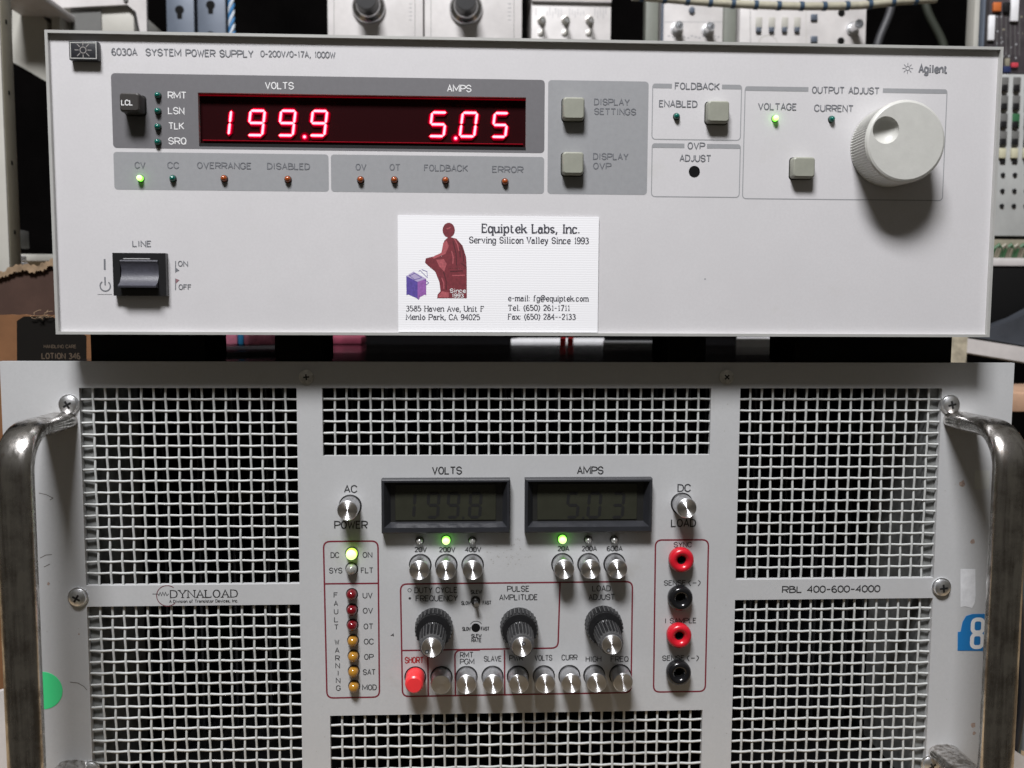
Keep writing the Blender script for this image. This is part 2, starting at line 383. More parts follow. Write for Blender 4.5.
def strokes(s, serif):
    x = 0; out = []
    for ch in s:
        w, st = GL[ch]
        for part in filter(None, st.split(';')):
            sm = part[0] == '~'; part = part.lstrip('~'); P = []
            for tk in part.split():
                yv = {'a': -1, 'b': -2, 'c': -3}.get(tk[1]); yv = int(tk[1]) if yv is None else yv
                P.append((int(tk[0]), yv))
            if sm: pts, cl = catmull(P)
            else: pts, cl = P, False
            out.append(([(x + a, b) for a, b in pts], cl))
            if serif and not sm and ch not in '.,:-()/':
                for A, B in ((P[0], P[1]), (P[-1], P[-2])):
                    if A[1] in (0, 9, 6, -3) and abs(A[1] - B[1]) > abs(A[0] - B[0]) * .8 and abs(A[1] - B[1]) > 1:
                        one = (A[1] == 6 or (A[1] == 9 and ch.islower()))
                        out.append(([(x + A[0] - 1.4, A[1]), (x + A[0] + (.3 if one else 1.4), A[1])], None))
                    elif ch in 'EFTLZ' and A[1] in (0, 9) and A[1] == B[1]:
                        out.append(([(x + A[0], A[1]), (x + A[0], A[1] + (2 if A[1] == 0 else -2))], None))
        x += w + (1.9 if not serif else 2.1)
    return out, x - 1.9
TXC = {}
def sans(s):
    if s not in TXC:
        c = bpy.data.curves.new('t', 'FONT'); c.body = s; c.size = 1; c.resolution_u = 3
        o = bpy.data.objects.new('t', c); COL.objects.link(o)
        dg = bpy.context.evaluated_depsgraph_get(); me = o.evaluated_get(dg).to_mesh()
        TXC[s] = ([(v.co.x, v.co.y) for v in me.vertices], [tuple(p.vertices) for p in me.polygons])
        o.evaluated_get(dg).to_mesh_clear(); bpy.data.objects.remove(o); bpy.data.curves.remove(c)
    return TXC[s]
CAPH = None
def text(mb, s, x0, x1, yc, cap, plane, m, font='sans', wt=.16, off=.08, bold=0):
    """s between pixel columns x0..x1, capitals cap pixels high centred on row yc of the sheet at y=plane"""
    global CAPH
    X0 = at(x0, yc, plane)[0]; X1, Z = at(x1, yc, plane)[0], at((x0 + x1) / 2, yc, plane)[1]
    H = cap * mm((x0 + x1) / 2, yc, plane); y = plane - off
    if font == 'sans':
        if CAPH is None: CAPH = max(v[1] for v in sans('H')[0])
        vs, fs = sans(s); a, b = min(v[0] for v in vs), max(v[0] for v in vs)
        kx = (X1 - X0) / (b - a); kz = H / CAPH
        for dx in ((0,) if not bold else (-bold, bold)):
            V = [mb.bm.verts.new((X0 + (v[0] - a) * kx + dx, y - (.01 if dx > 0 else 0), Z - H / 2 + v[1] * kz)) for v in vs]
            i = mb.mi(m)
            for f in fs: mb.face([V[k] for k in f], i)
    else:
        serif = font == 'serif'; st, wtot = strokes(s, serif); a = 0
        kx = (X1 - X0) / wtot; kz = H / 9; w = wt * H; n = 0
        for pts, cl in st:
            P = [(X0 + p[0] * kx, Z - H / 2 + p[1] * kz) for p in pts]
            if serif:
                if cl is None: mb.strip(P, w * .7, y - n * .002, m)
                else: mb.strip(P, w, y - n * .002, m, cl, wf=lambda d: w * (.74 + .5 * min(1, abs(d.y) * .9 + (.12 if d.x * d.y < 0 else -.18))))
            else: mb.strip(P, w, y - n * .002, m, bool(cl))
            n = (n + 1) % 20
    return mb
def label(parent, items, plane, m, font='sans', wt=.16, name='lettering', bold=0):
    mb = MB()
    for s, x0, x1, yc, cap in items: text(mb, s, x0, x1, yc, cap, plane, m, font, wt, bold=bold)
    return mb.build(name, parent, smooth=False, fix=False)
SEGS = {'0': 'abcdef', '1': 'bc', '2': 'abged', '3': 'abgcd', '4': 'fgbc', '5': 'afgcd', '6': 'afgedc', '7': 'abc', '8': 'abcdefg', '9': 'abcdfg'}
def seven(mb, ch, x0, x1, z0, z1, t, y, m, slant=.14):
    w = x1 - x0; h = z1 - z0; g = t * .12 if t < 2 else -t * .25
    def P(u, v): return (x0 + u + (v - h / 2) * slant, z0 + v)
    def bar(a, b, horiz):
        (ax, az), (bx, bz) = a, b
        if horiz: pts = [(ax + g, az), (ax + g + t / 2, az - t / 2), (bx - g - t / 2, bz - t / 2), (bx - g, bz), (bx - g - t / 2, bz + t / 2), (ax + g + t / 2, az + t / 2)]
        else: pts = [(ax, az + g), (ax + t / 2, az + g + t / 2), (bx + t / 2, bz - g - t / 2), (bx, bz - g), (bx - t / 2, bz - g - t / 2), (ax - t / 2, az + g + t / 2)]
        mb.poly([P(*p) for p in pts], y, m)
    T = t / 2; c = {'a': ((T, h - T), (w - T, h - T), 1), 'd': ((T, T), (w - T, T), 1), 'g': ((T, h / 2), (w - T, h / 2), 1),
         'f': ((T, h / 2), (T, h - T), 0), 'e': ((T, T), (T, h / 2), 0), 'b': ((w - T, h / 2), (w - T, h - T), 0), 'c': ((w - T, T), (w - T, h / 2), 0)}
    for s_ in SEGS[ch]: bar(*c[s_])

# =================================================================== SETTING
M_WALL = mat('dark_wall_paint', (.003, .0027, .0027), .9, 0, .4, 8, spec=0)
o = MB().box(-1200, 1700, 900, 910, -700, 1500, M_WALL).build('wall', None); o['kind'] = 'structure'
M_BENCH = mat('bench_board', (.30, .22, .13), .6, 0, .2, 12)
o = MB().box(-500, 950, -60, 880, -262, -243, M_BENCH, 2).build('bench_top', None); o['kind'] = 'structure'

# =================================================================== ELECTRONIC LOAD (lower unit)
LX0, LX1, LZ1 = -33.75, 448.85, -13.06
LZ0 = LZ1 - 222.0
load = empty('electronic_load', (207.5, 220, LZ0 - 8), 'wide grey rack unit with wire mesh grilles and chrome handles under the power supply', 'electronic load')
CX = (LX0 + LX1) / 2
# grille openings, mm, mirrored left and right
g_ul = rect(82.5, 388, 298, 585, PL); g_ll = (g_ul[0], g_ul[1], LZ0 + 10, at(200, 605.5, PL)[1])
hx0, hx1 = g_ul[0], g_ul[1]
UPZ1 = g_ul[3]; UPZ0 = g_ul[2]
g_ur = (2 * CX - hx1 + 1.0, 2 * CX - hx0, UPZ0, UPZ1); g_lr = (g_ur[0], g_ur[1], g_ll[2], g_ll[3])
uc = rect(322.5, 386.5, 710.5, 455.5, PL); g_uc = (uc[0], uc[1], uc[2], UPZ1)
lc = rect(330, 716, 702.5, 709.7, PL); g_lc = (lc[0], lc[1], g_ll[2], (at(330, 716, PL)[1] + at(702, 709.7, PL)[1]) / 2)
holes = [g_ul, g_ll, g_ur, g_lr, g_uc, g_lc]
# meter windows are cut through as well
mv = rect(381.3, 479.5, 510, 533.8, PL - 5); ma = rect(525, 478.8, 652.3, 533, PL - 5)
mb = MB(); plate(mb, LX0, LX1, LZ0, LZ1, PL, PL + 3.2, holes, M_LD); mb.build('front_panel', load, smooth=False)
# chassis: open-front box, black inside
mb = MB(); bx0, bx1 = -12, 427; by0, by1 = PL + 3.3, PL + 430
M_COV = mat('black_gloss_cover', (.010, .010, .011), .16, 0, .3, 30, .05, 60, coat=.3)
mb.box(bx0, bx1, by0, by1, LZ1 - 3.0, LZ1 - 1.2, M_COV)
mb.box(bx0, bx1, by0, by1, LZ0 + 1.2, LZ0 + 3, M_BLKM); mb.box(bx0, bx0 + 1.8, by0, by1, LZ0 + 3.1, LZ1 - 3.1, M_BLKM)
mb.box(bx1 - 1.8, bx1, by0, by1, LZ0 + 3.1, LZ1 - 3.1, M_BLKM); mb.box(bx0 + 2, bx1 - 2, by1 - 3, by1 - 1, LZ0 + 3.1, LZ1 - 3.1, M_BLKM)
mb.build('chassis', load, smooth=False)
M_INS = mat('inner_bracket_metal', (.19, .195, .19), .5, 0, .45, 110)
for x0 in (g_ul[0] - .4, g_ur[1] - 4.8):
    MB().box(x0, x0 + 5.2, PL + 3.5, PL + 60, LZ0 + 6, LZ1 - 8, M_INS).build('side_bracket', load)
M_SINK = mat('heatsink_black', (.012, .013, .015), .45)
mb = MB()
for k in range(46):
    x = bx0 + 12 + k * 9.2; mb.box(x, x + 1.2, PL + 60, PL + 260, LZ0 + 12, LZ1 - 14, M_SINK)
mb.build('heatsink', load)
def grille(r, nx, nz):
    x0, x1, z0, z1 = r; y = PL + 1.9; px, pz = (x1 - x0) / nx, (z1 - z0) / nz; mb = MB(); a = .22; rw = .61
    for i in range(1, nx):
        x = x0 + i * px; pts = []
        for k in range(nz * 4 + 1):
            ph = math.pi * (k / 4) + math.pi * (i % 2)
            pts.append((x + .045 * math.sin(ph + .7) + .05 * math.sin(i * 3.1 + k * .21), y + a * math.cos(ph), z0 + k * pz / 4))
        mb.tube(pts, rw, M_WIRE, 6)
    for j in range(1, nz):
        z = z0 + j * pz; pts = []
        for k in range(nx * 4 + 1):
            ph = math.pi * (k / 4) + math.pi * (j % 2) + math.pi
            pts.append((x0 + k * px / 4, y + a * math.cos(ph), z + .05 * math.sin(ph + 1.1) + .04 * math.sin(j * 2.3 + k * .17)))
        mb.tube(pts, rw, M_WIRE, 6)
    mb.build('grille', load, ang=80)
pit = (g_ul[1] - g_ul[0]) / 18
for g in holes:
    grille(g, max(1, round((g[1] - g[0]) / pit)), max(1, round((g[3] - g[2]) / 5.58)))
# ---- screws
def screw(px, py, r, m, dome=2.2, nm='screw', deg=20):
    cx, cz = at(px, py, PL); mb = MB()
    mb.lathe(cx, cz, [(r * 1.12, PL), (r * 1.12, PL - .6), (r * .98, PL - .7), (r * .9, PL - dome * .7), (r * .55, PL - dome), (.001, PL - dome * 1.05)], m, 28)
    for q_ in (0, 90):
        c, s_ = math.cos(R(deg + q_)), math.sin(R(deg + q_)); a, b = r * .46, r * .11
        pts = [(cx + u * c - v * s_, cz + u * s_ + v * c) for u, v in ((-a, -b), (a, -b), (a, b), (-a, b))]
        mb.prism(pts, PL - dome * 1.06 - (q_ / 9000) , PL - dome * .8, M_BLK)
    mb.build(nm, load)
for p in ((69.5, 404.5), (949.5, 404.5), (78.5, 597), (941, 587), (90.5, 770), (930, 764)): screw(*p, 4.3, M_SCR, 2.6, deg=random.uniform(0, 90))
for p in ((306.5, 377), (726.5, 377)): screw(*p, 3.1, M_SCRD, 1.0, deg=random.uniform(0, 90))
# ---- handles (flattened oval bar)
def handle(xc, zt, zb, h=44):
    mb = MB(); i = mb.mi(M_CHR); path = []; rb = 17
    path.append((PL, zt)); path.append((PL - h + rb + 6, zt))
    for k in range(9):
        a = R(90 * k / 8); path.append((PL - h + rb - rb * math.sin(a), zt - rb + rb * math.cos(a)))
    for k in range(1, 12): path.append((PL - h, zt - rb + (zb - zt + 2 * rb) * k / 12))
    for k in range(9):
        a = R(90 * k / 8); path.append((PL - h + rb - rb * math.cos(a), zb + rb - rb * math.sin(a)))
    path.append((PL - h + rb + 6, zb)); path.append((PL, zb))
    rings = []
    for k, p in enumerate(path):
        a = Vector(path[max(0, k - 1)]); b = Vector(path[min(len(path) - 1, k + 1)]); t = (b - a).normalized(); n_ = Vector((-t.y, t.x)); ring = []
        for j in range(28):
            th = 2 * math.pi * j / 28; c, s_ = math.cos(th), math.sin(th)
            u = 7.9 * math.copysign(abs(c) ** .8, c); v = 4.2 * math.copysign(abs(s_) ** .9, s_)
            ring.append(mb.bm.verts.new((xc + u, p[0] + n_.x * v, p[1] + n_.y * v)))
        rings.append(ring)
    for a, b in zip(rings, rings[1:]):
        for j in range(28): mb.face([a[j], a[(j + 1) % 28], b[(j + 1) % 28], b[j]], i)
    mb.face(rings[0], i); mb.face(rings[-1][::-1], i)
    return mb.build('handle', load, ang=60)
hz1 = at(61, 421, PL)[1]; hz0 = at(73, 768, PL)[1]; hxl = (at(61, 420, PL)[0] + at(73, 763, PL)[0]) / 2
handle(hxl, hz1, hz0); handle(2 * CX - hxl, hz1, hz0)
# ---- red outlines
def outline(pts_px, w=.75, closed=True, r=3.2, m=M_RD, parent=load, plane=PL, corners=None, off=.06):
    """pts in pixels; each corner rounded with radius r mm"""
    P = [Vector(at(*p, plane)) for p in pts_px]; n = len(P); out = []
    for k, p in enumerate(P):
        if (not closed and k in (0, n - 1)) or (corners and not corners[k]): out.append(tuple(p)); continue
        a, b = (P[k - 1] - p).normalized(), (P[(k + 1) % n] - p).normalized(); s_, e_ = p + a * r, p + b * r
        for j in range(6):
            t = j / 5; out.append(tuple(s_ * (1 - t) ** 2 + p * 2 * t * (1 - t) + e_ * t * t))
    return MB().strip(out, w, plane - off, m, closed).build('outline', parent, smooth=False, fix=False)
outline([(323.5, 541.5), (378, 541), (379.5, 697), (327, 698)])
MB().strip([at(324.5, 583.8, PL), at(378, 583.3, PL)], .75, PL - .05, M_RD).build('outline', load, smooth=False, fix=False)
outline([(400.5, 584), (632.5, 581.5), (631, 692.5), (402.5, 696.5)])
outline([(560, 582.6), (558, 648), (401.5, 650.5)], closed=False, off=.055)
MB().strip([at(427.8, 650.6, PL), at(428.3, 695.4, PL)], .75, PL - .05, M_RD).build('outline', load, smooth=False, fix=False)
outline([(455.5, 695), (454.8, 650.3), (480, 650)], closed=False, off=.05)
MB().strip([at(504.5, 650, PL), at(504.8, 694.2, PL)], .75, PL - .05, M_RD).build('outline', load, smooth=False, fix=False)
outline([(655.5, 540), (708.5, 539.7), (705.2, 691.3), (653.5, 692)])
# ---- lettering of the load
PT = dict(plane=PL, m=M_BK, font='plot')
def LT(*items, wt=.15, m=M_BK): label(load, items, PL, m, 'plot', wt + .025)
LT(('VOLTS', 432.5, 461.5, 470.5, 6.8)); LT(('AMPS', 577.5, 603, 470.3, 6.8))
LT(('AC', 344.5, 357, 489, 6.6)); LT(('POWER', 334.8, 367, 524.8, 7)); LT(('DC', 678, 690.5, 488, 6.8)); LT(('LOAD', 671.5, 695.5, 523, 7))
for s, a, b, y in (('20V', 415, 426.5, 549.6), ('200V', 439.5, 455, 549.6), ('400V', 465.5, 480.8, 549.6), ('20A', 558, 569, 548.6), ('200A', 582.2, 596.5, 548.6), ('600A', 607.2, 622.2, 548.6)):
    LT((s, a, b, y, 4.4), wt=.17)
for s, a, b, y in (('DC', 331, 339, 555), ('ON', 363, 372, 554.8), ('SYS', 329.5, 342, 570.5), ('FLT', 361.2, 373, 570.3), ('UV', 363, 372.2, 595.3), ('OV', 363.2, 372.6, 610.6), ('OT', 364, 373, 626.3), ('OC', 364.2, 373.5, 641.5), ('OP', 364.5, 373.2, 656.8), ('SAT', 363.2, 375.3, 672), ('MOD', 362.6, 376.4, 687.3)):
    LT((s, a, b, y, 5), wt=.13)
LT(*[(c, 334 + k * .15 + (1.6 if c == 'I' else 0), 337.6 + k * .15 - (1.2 if c == 'I' else 0), y, 4.6) for k, (c, y) in enumerate(zip('FAULT', (595, 603.3, 611.5, 619.5, 627)))], wt=.13)
LT(*[(c, 335 + k * .25 + (1.6 if c == 'I' else 0), 338.9 + k * .25 - (1.2 if c == 'I' else 0), y, 4.6) for k, (c, y) in enumerate(zip('WARNING', (642, 650.2, 658, 665.6, 673, 680.4, 688)))], wt=.13)
LT(('DUTY CYCLE', 414.8, 457, 590, 5.2), wt=.13); LT(('FREQUENCY', 416, 457.5, 598.2, 5.2), wt=.13)
mb = MB(); c = at(409.6, 590.2, PL); mb.strip(circ(c[0], c[1], .85, 16), .25, PL - .06, M_BK, True); mb.build('lettering', load, smooth=False); mb = MB(); c = at(409.8, 598.3, PL); mb.poly(circ(c[0], c[1], .62, 14), PL - .06, M_BK); mb.build('lettering', load, smooth=False)
LT(('PULSE', 507.5, 529, 588.7, 5.2), wt=.13); LT(('AMPLITUDE', 499.6, 537.3, 597.2, 5.2), wt=.13)
LT(('LOAD', 592.5, 610.5, 588.3, 5.2), wt=.13); LT(('ADJUST', 589, 614.5, 597, 5.2), wt=.13)
LT(('SHORT', 405.2, 423.3, 660, 5.6), m=M_REDTX, wt=.16)
LT(('RMT', 460.3, 473, 654.8, 5), ('PGM', 460.3, 474, 661.5, 5), wt=.13); LT(('SLAVE', 484.2, 501.2, 658.7, 5), wt=.13); LT(('PWR', 509.5, 523, 658, 5), wt=.13)
LT(('VOLTS', 535, 552, 657.8, 5), wt=.13); LT(('CURR', 562, 577, 657.4, 5), wt=.13); LT(('HIGH', 586, 601, 659, 5), wt=.13); LT(('FREQ', 611, 628.2, 659, 5), wt=.13)
for s, a, b, y in (('SLEW', 471, 481.5, 591.8), ('SLOW', 461.5, 470.5, 603), ('FAST', 483, 491, 602.6), ('SLOW', 462.5, 470.5, 628.8), ('FAST', 481.2, 489.2, 628.6), ('SLEW', 471.5, 481.3, 635.8), ('RATE', 471.7, 481.2, 640.2)):
    LT((s, a, b, y, 3.3), wt=.2)
mb = MB(); c = at(476, 627.3, PL); mb.strip([(c[0] + 3.1 * math.cos(R(a)), c[1] + 3.1 * math.sin(R(a))) for a in range(30, 151, 10)], .3, PL - .06, M_BK); mb.build('lettering', load, smooth=False)
LT(('SYNC', 674, 691.5, 544.6, 4.6), wt=.14); LT(('SENSE', 664.2, 685.5, 582.8, 4.6), ('(-)', 689, 700, 582.6, 4.6), wt=.14); LT(('I SAMPLE', 665, 696, 620.6, 4.6), wt=.14); LT(('SENSE', 662.5, 684, 658, 4.6), ('(-)', 687.5, 698.3, 657.8, 4.6), wt=.14)
LT(('RBL 400-600-4000', 782.5, 879.5, 589, 6), wt=.16)
label(load, [('DYNALOAD', 170.5, 237.5, 593.7, 7.2)], PL, M_BK, 'serif', .14)
label(load, [('A Division of Transistor Devices, Inc.', 169.5, 238, 601, 2.7)], PL, M_BK, 'plot', .2)
mb = MB(); c = at(167.3, 595.8, PL)
mb.strip([(c[0] + 5.0 * math.cos(R(a)), c[1] + 5.0 * math.sin(R(a))) for a in list(range(52, 318, 8))], .38, PL - .05, mat('dull_maroon_ink', (.13, .03, .04), .6))
x0, z0 = at(152.5, 594, PL); pts = [(x0, z0), (x0 + 2.6, z0)]
for k in range(7): pts.append((x0 + 3 + k * .62, z0 + (.85 if k % 2 else -.85)))
mb.strip(pts + [(x0 + 7.6, z0)], .3, PL - .055, M_BK); mb.build('logo', load, smooth=False)
LT(('4', 391, 394, 635, 2.5), wt=.2)
# ---- meters
def meter(r, digits, dots):
    x0, x1, z0, z1 = r; mb = MB(); yf = PL - 5.0; yb = PL - .2; i = mb.mi(M_BEZ)
    t = 1.3
    loops = [(x0, x1, z0 - .3, z1, PL + .2), (x0, x1, z0 + .2, z1, yf + .5), (x0 + .5, x1 - .5, z0 + .8, z1 - .5, yf), (x0 + t, x1 - t, z0 + 3.0, z1 - t, yf), (x0 + 4.0, x1 - 3.4, z0 + 4.7, z1 - 2.2, yb - .1)]
    V = [[mb.bm.verts.new(p) for p in ((a, y, c_), (b, y, c_), (b, y, d), (a, y, d))] for a, b, c_, d, y in loops]
    for A, B in zip(V, V[1:]):
        for k in range(4): mb.face([A[k], A[(k + 1) % 4], B[(k + 1) % 4], B[k]], i)
    mb.face(V[-1], mb.mi(M_LCDD))
    bz = mb.build('meter', load, ang=25, fix=True)
    g0, g1, h0, h1 = x0 + 6.2, x1 - 6.6, z0 + 5.6, z1 - 3.2
    MB().box(g0, g1, yb - .5, yb - .15, h0, h1, M_LCD, .08, 1).build('display_glass', bz)
    mb = MB()
    for ch, a, b in digits:
        X0, X1 = at(a, 505, yb)[0], at(b, 505, yb)[0]; Z0, Z1 = at(a, 518.5, yb)[1], at(a, 491.5, yb)[1]
        seven(mb, ch, X0, X1, Z0, Z1, 1.5, yb - .56, M_LCDS, .07)
    for d in dots:
        cx, cz = at(d, 517.5, yb); mb.poly([(cx - .55, cz - .55), (cx + .55, cz - .55), (cx + .6, cz + .55), (cx - .5, cz + .55)], yb - .56, M_LCDS)
    mb.build('digits', bz, smooth=False)
meter(mv, [('1', 405, 416), ('9', 426.5, 440), ('9', 446.5, 460), ('8', 468.5, 482)], [463.2])
meter(ma, [('5', 566, 579.5), ('0', 587, 601.5), ('3', 611, 624.5)], [583])
# ---- push buttons
def bore(mb, cx, cz, r):
    mb.lathe(cx, cz, [(r + .35, PL), (r + .35, PL - .12), (r, PL - .14), (r - .25, PL - .05)], M_BLK, 32)
def push(px, py, p=9.5, r=4.85, m=M_ALUS, cap=M_ALU, tip=None):
    """px,py: collar centre on the panel"""
    cx, cz = at(px, py, PL); mb = MB(); bore(mb, cx, cz, r + .25)
    b = mb.build('button_collar', load)
    if tip: prof = [(r - .1, PL), (r - .15, PL - p + 2.5), (r - .5, PL - p + .8), (r - 1.2, PL - p + .1), (.001, PL - p)]
    else: prof = [(r, PL), (r, PL - p + .9), (r - .12, PL - p + .3), (r - .4, PL - p), (.001, PL - p)]
    mb = MB().lathe(cx, cz, prof, m, 40, cap)
    mb.build('push_button', load, ang=22, origin=(cx, PL - p / 2, cz))
push(350.3, 505.8, 10.5); push(681.8, 503.6, 10.5)
for x, y in ((420.3, 564.8), (446.3, 564.8), (472.6, 564.6), (562.3, 563.9), (588.3, 563.8), (614.4, 563.7)): push(x, y, 9.5)
for x, y in ((441.5, 676.8), (466.5, 676.6), (492.5, 676.4), (517.8, 676.2), (543.8, 676), (569.3, 675.6), (594.2, 675.2), (620, 674.8)): push(x, y, 9.5)
push(415.3, 676.8, 10, 4.7, M_RB, M_RB, tip=True)
# ---- big dual knobs
def dual(px, py, dot):
    cx, cz = at(px, py, PL); mb = MB()
    mb.lathe(cx, cz, [(8.2, PL), (8.7, PL - .8), (9.2, PL - 2, .8), (8.8, PL - 8.8, .8)], M_RUB, 112, ridge=M_BLK).lathe(cx, cz, [(8.5, PL - 8.7), (8.2, PL - 9.6), (5.2, PL - 9.7)], M_BLK, 48)
    k_ = mb.build('outer_knob', load, ang=30)
    mb = MB().lathe(cx, cz, [(4.8, PL - 9.6), (4.8, PL - 13.5), (6.2, PL - 13.6), (6.35, PL - 14.2, .75), (5.8, PL - 26, .7), (5.5, PL - 27.6, 0), (5.2, PL - 28.3), (.001, PL - 28.3)], M_RUB, 88, ridge=M_BLK)
    k2 = mb.build('inner_knob', load, ang=30)
    mb = MB().lathe(cx, cz, [(4.6, PL - 28.2), (4.6, PL - 29.2), (4.4, PL - 29.5), (.001, PL - 29.5)], M_ALUS, 40, M_ALU)
    c_ = mb.build('knob_cap', k2, ang=22, origin=(cx, PL - 29, cz))
    a, d = dot
    MB().poly(circ(cx + d * math.cos(R(a)), cz + d * math.sin(R(a)), .95, 16), PL - 29.56, M_BK).poly(circ(cx + d * math.cos(R(a)), cz + d * math.sin(R(a)), .5, 12), PL - 29.6, M_MDG).build('index_dot', c_, smooth=False)
dual(434.2, 624.8, (225, 2.9)); dual(518.6, 624.3, (65, 1.6)); dual(602.6, 622.4, (240, 3.1))
# ---- banana jacks
def jack(px, py, m, nm):
    h = 5.5; s_ = 1 + h / 430
    cx, cz = at(475 + (px - 475) / s_, 309 + (py - 309) / s_, PL); mb = MB()
    mb.lathe(cx, cz, [(5.4, PL), (5.9, PL - 1), (6.1, PL - 3.4), (5.6, PL - 5), (4.4, PL - 5.8), (3.3, PL - 5.4), (2.2, PL - 4.2), (2.0, PL - .5)], m, 40)
    j = mb.build(nm, load, ang=60)
    MB().lathe(cx, cz, [(2.3, PL - .3), (2.0, PL - 3.4), (1.6, PL - 3.3), (1.5, PL - 1.2), (.001, PL - 1)], M_BLKM, 20).build('socket', j)
jack(682.4, 561.2, M_RJ, 'binding_post'); jack(681.4, 599.6, M_BJ, 'binding_post'); jack(680.2, 637.3, M_RJ, 'binding_post'); jack(679.8, 674.6, M_BJ, 'binding_post')
# ---- lamps of the load
def lamp(px, py, r, m, parent, plane, h=3.2, rim=True, core=None, nm='indicator_light', shift=True):
    s_ = 1 + (h * .6) / 430 if shift else 1
    cx, cz = at(475 + (px - 475) / s_, 309 + (py - 309) / s_, plane); mb = MB()
    if rim: mb.lathe(cx, cz, [(r * 1.18, plane), (r * 1.18, plane - .35), (r * .95, plane - .4)], M_LRIM, 20)
    prof = [(r, plane)] + [(r, plane - h + r)] + [(r * math.cos(a), plane - h + r - r * math.sin(a)) for a in (R(25), R(50), R(70))] + [(.001, plane - h)]
    if core:
        prof = prof[:-3]; mb.lathe(cx, cz, prof, m, 20)
        mb.lathe(cx, cz, [prof[-1]] + [(r * math.cos(a), plane - h + r - r * math.sin(a)) for a in (R(50), R(70))] + [(.001, plane - h)], core, 20)
    else: mb.lathe(cx, cz, prof, m, 20)
    return mb.build(nm, parent, ang=60)
for x in (419.5, 472.3): lamp(x, 541.5, 1.75, M_LCLR, load, PL, 3)
for x in (588.5, 614.5): lamp(x, 540.5, 1.75, M_LCLR, load, PL, 3)
lamp(446, 541, 2.0, M_GLOW, load, PL, 3.4, core=M_GLOWC); lamp(562.7, 540, 2.05, M_GLOW, load, PL, 3.4, core=M_GLOWC)
lamp(351.2, 554.8, 2.7, M_GLOWY, load, PL, 4.5, core=M_GLOWC); lamp(351, 570, 2.6, M_LCLR, load, PL, 4.6)
for k, (x, y) in enumerate(((351.2, 595.5), (351.4, 611), (351.8, 626.3), (352.3, 642), (352.8, 657.5), (353, 672.8), (353.4, 688))):
    lamp(x, y, 2.45, M_LRED if k < 3 else M_LYEL, load, PL, 4.6)
# ---- slew switch and trimmer hole
cx, cz = at(475.5, 600.5, PL); mb = MB()
mb.lathe(cx, cz, [(2.3, PL), (2.3, PL - .5), (1.6, PL - .6), (1.5, PL - 1.6), (.9, PL - 2)], M_LRIM, 20)
mb.tube([(cx, PL, cz), (cx + .2, PL - 2.5, cz - .3), (cx + .5, PL - 4.6, cz - .6)], [.8, .95, 1.2], M_SCR, 12); mb.build('toggle_switch', load)
c = at(475.8, 627.6, PL); MB().lathe(c[0], c[1], [(2.15, PL - .1), (1.95, PL - .12), (.001, PL - .05)], M_BLKM, 20).build('trimmer_hole', load)
# ---- stickers, tape and chips
M_GDOT = mat('green_sticker', (.06, .70, .26), .55); M_BST = mat('blue_sticker', (.01, .16, .42), .5); M_TAPE = mat('white_tape', (.66, .67, .69), .5, 0, .15, 200)
c = at(43, 690.5, PL); MB().prism(circ(*c, 9.2, 40), PL - .15, PL, M_GDOT).build('round_sticker', load)
P = [at(*p, PL) for p in ((957.5, 650.5), (1004, 651), (1004, 613.5), (972, 614), (966, 616), (962.5, 622), (960.5, 631.5), (957.7, 632))]
st = MB().prism(P, PL - .15, PL, M_BST).build('number_sticker', load)
mb = MB(); X0, X1, Z0, Z1 = rect(970.2, 617.8, 984.5, 648.5, PL)
for zz0, zz1 in ((Z0, (Z0 + Z1) / 2 + .3), ((Z0 + Z1) / 2 - .3, Z1)):
    mb.strip(rrect(X0 + 1, X1 - 1, zz0 + 1 - .2, zz1 - 1 + .2, 2.0, 5), 2.0, PL - (.19 if zz0 == Z0 else .2), M_WH, True)
mb.build('numeral', st, smooth=False)
P = [at(*p, PL) for p in ((960.6, 607), (965, 606.3), (972, 608), (974.5, 603), (975.5, 596), (975.2, 569.3), (960.5, 569))]
MB().prism(P, PL - .12, PL, M_TAPE).build('tape_strip', load)
P = [at(*p, PL) for p in ((974, 489), (989, 489.5), (990, 470.5), (975, 470))]
MB().prism(P, PL - .08, PL, mat('clear_tape', (.52, .53, .50), .25)).build('tape_strip', load)
mb = MB(); M_CHIP = mat('chip', (.33, .25, .21), .7, 0, .4, 800)
for px, py, r in ((962.5, 484, 2.0), (972.5, 541.3, 1.5), (973, 725, 1.6), (48.5, 583.8, .8), (79, 634, .5), (974, 733, 1.1)):
    c = at(px, py, PL); mb.poly([(c[0] + r * random.uniform(.6, 1.1) * math.cos(a), c[1] + r * random.uniform(.6, 1.2) * math.sin(a)) for a in [R(40 * k) for k in range(9)]], PL - .05, M_CHIP)
for pp in (((39, 493), (46, 494.5), (53, 498), (50, 500)), ((40, 558), (46, 555), (52, 554.5)), ((44, 567), (50, 564)), ((70, 682), (78, 683), (84, 686.5), (87, 690))):
    mb.strip([at(*p, PL) for p in pp], .35, PL - .05, mat('scuff', (.14, .13, .12), .7))
for k in range(46):
    c = at(random.gauss(509, 8), random.gauss(555, 6), PL); mb.poly(circ(c[0], c[1], random.uniform(.12, .38), 6), PL - .05, mat('faint_grime', (.34, .33, .31), .6))
for k in range(60):
    c = at(random.choice([random.uniform(45, 80), random.uniform(945, 985), random.uniform(304, 326), random.uniform(712, 730)]), random.uniform(400, 765), PL); mb.poly(circ(c[0], c[1], random.uniform(.1, .3), 6), PL - .05, mat('faint_grime', (.34, .33, .31), .6))
mb.build('paint_chips', load, smooth=False)

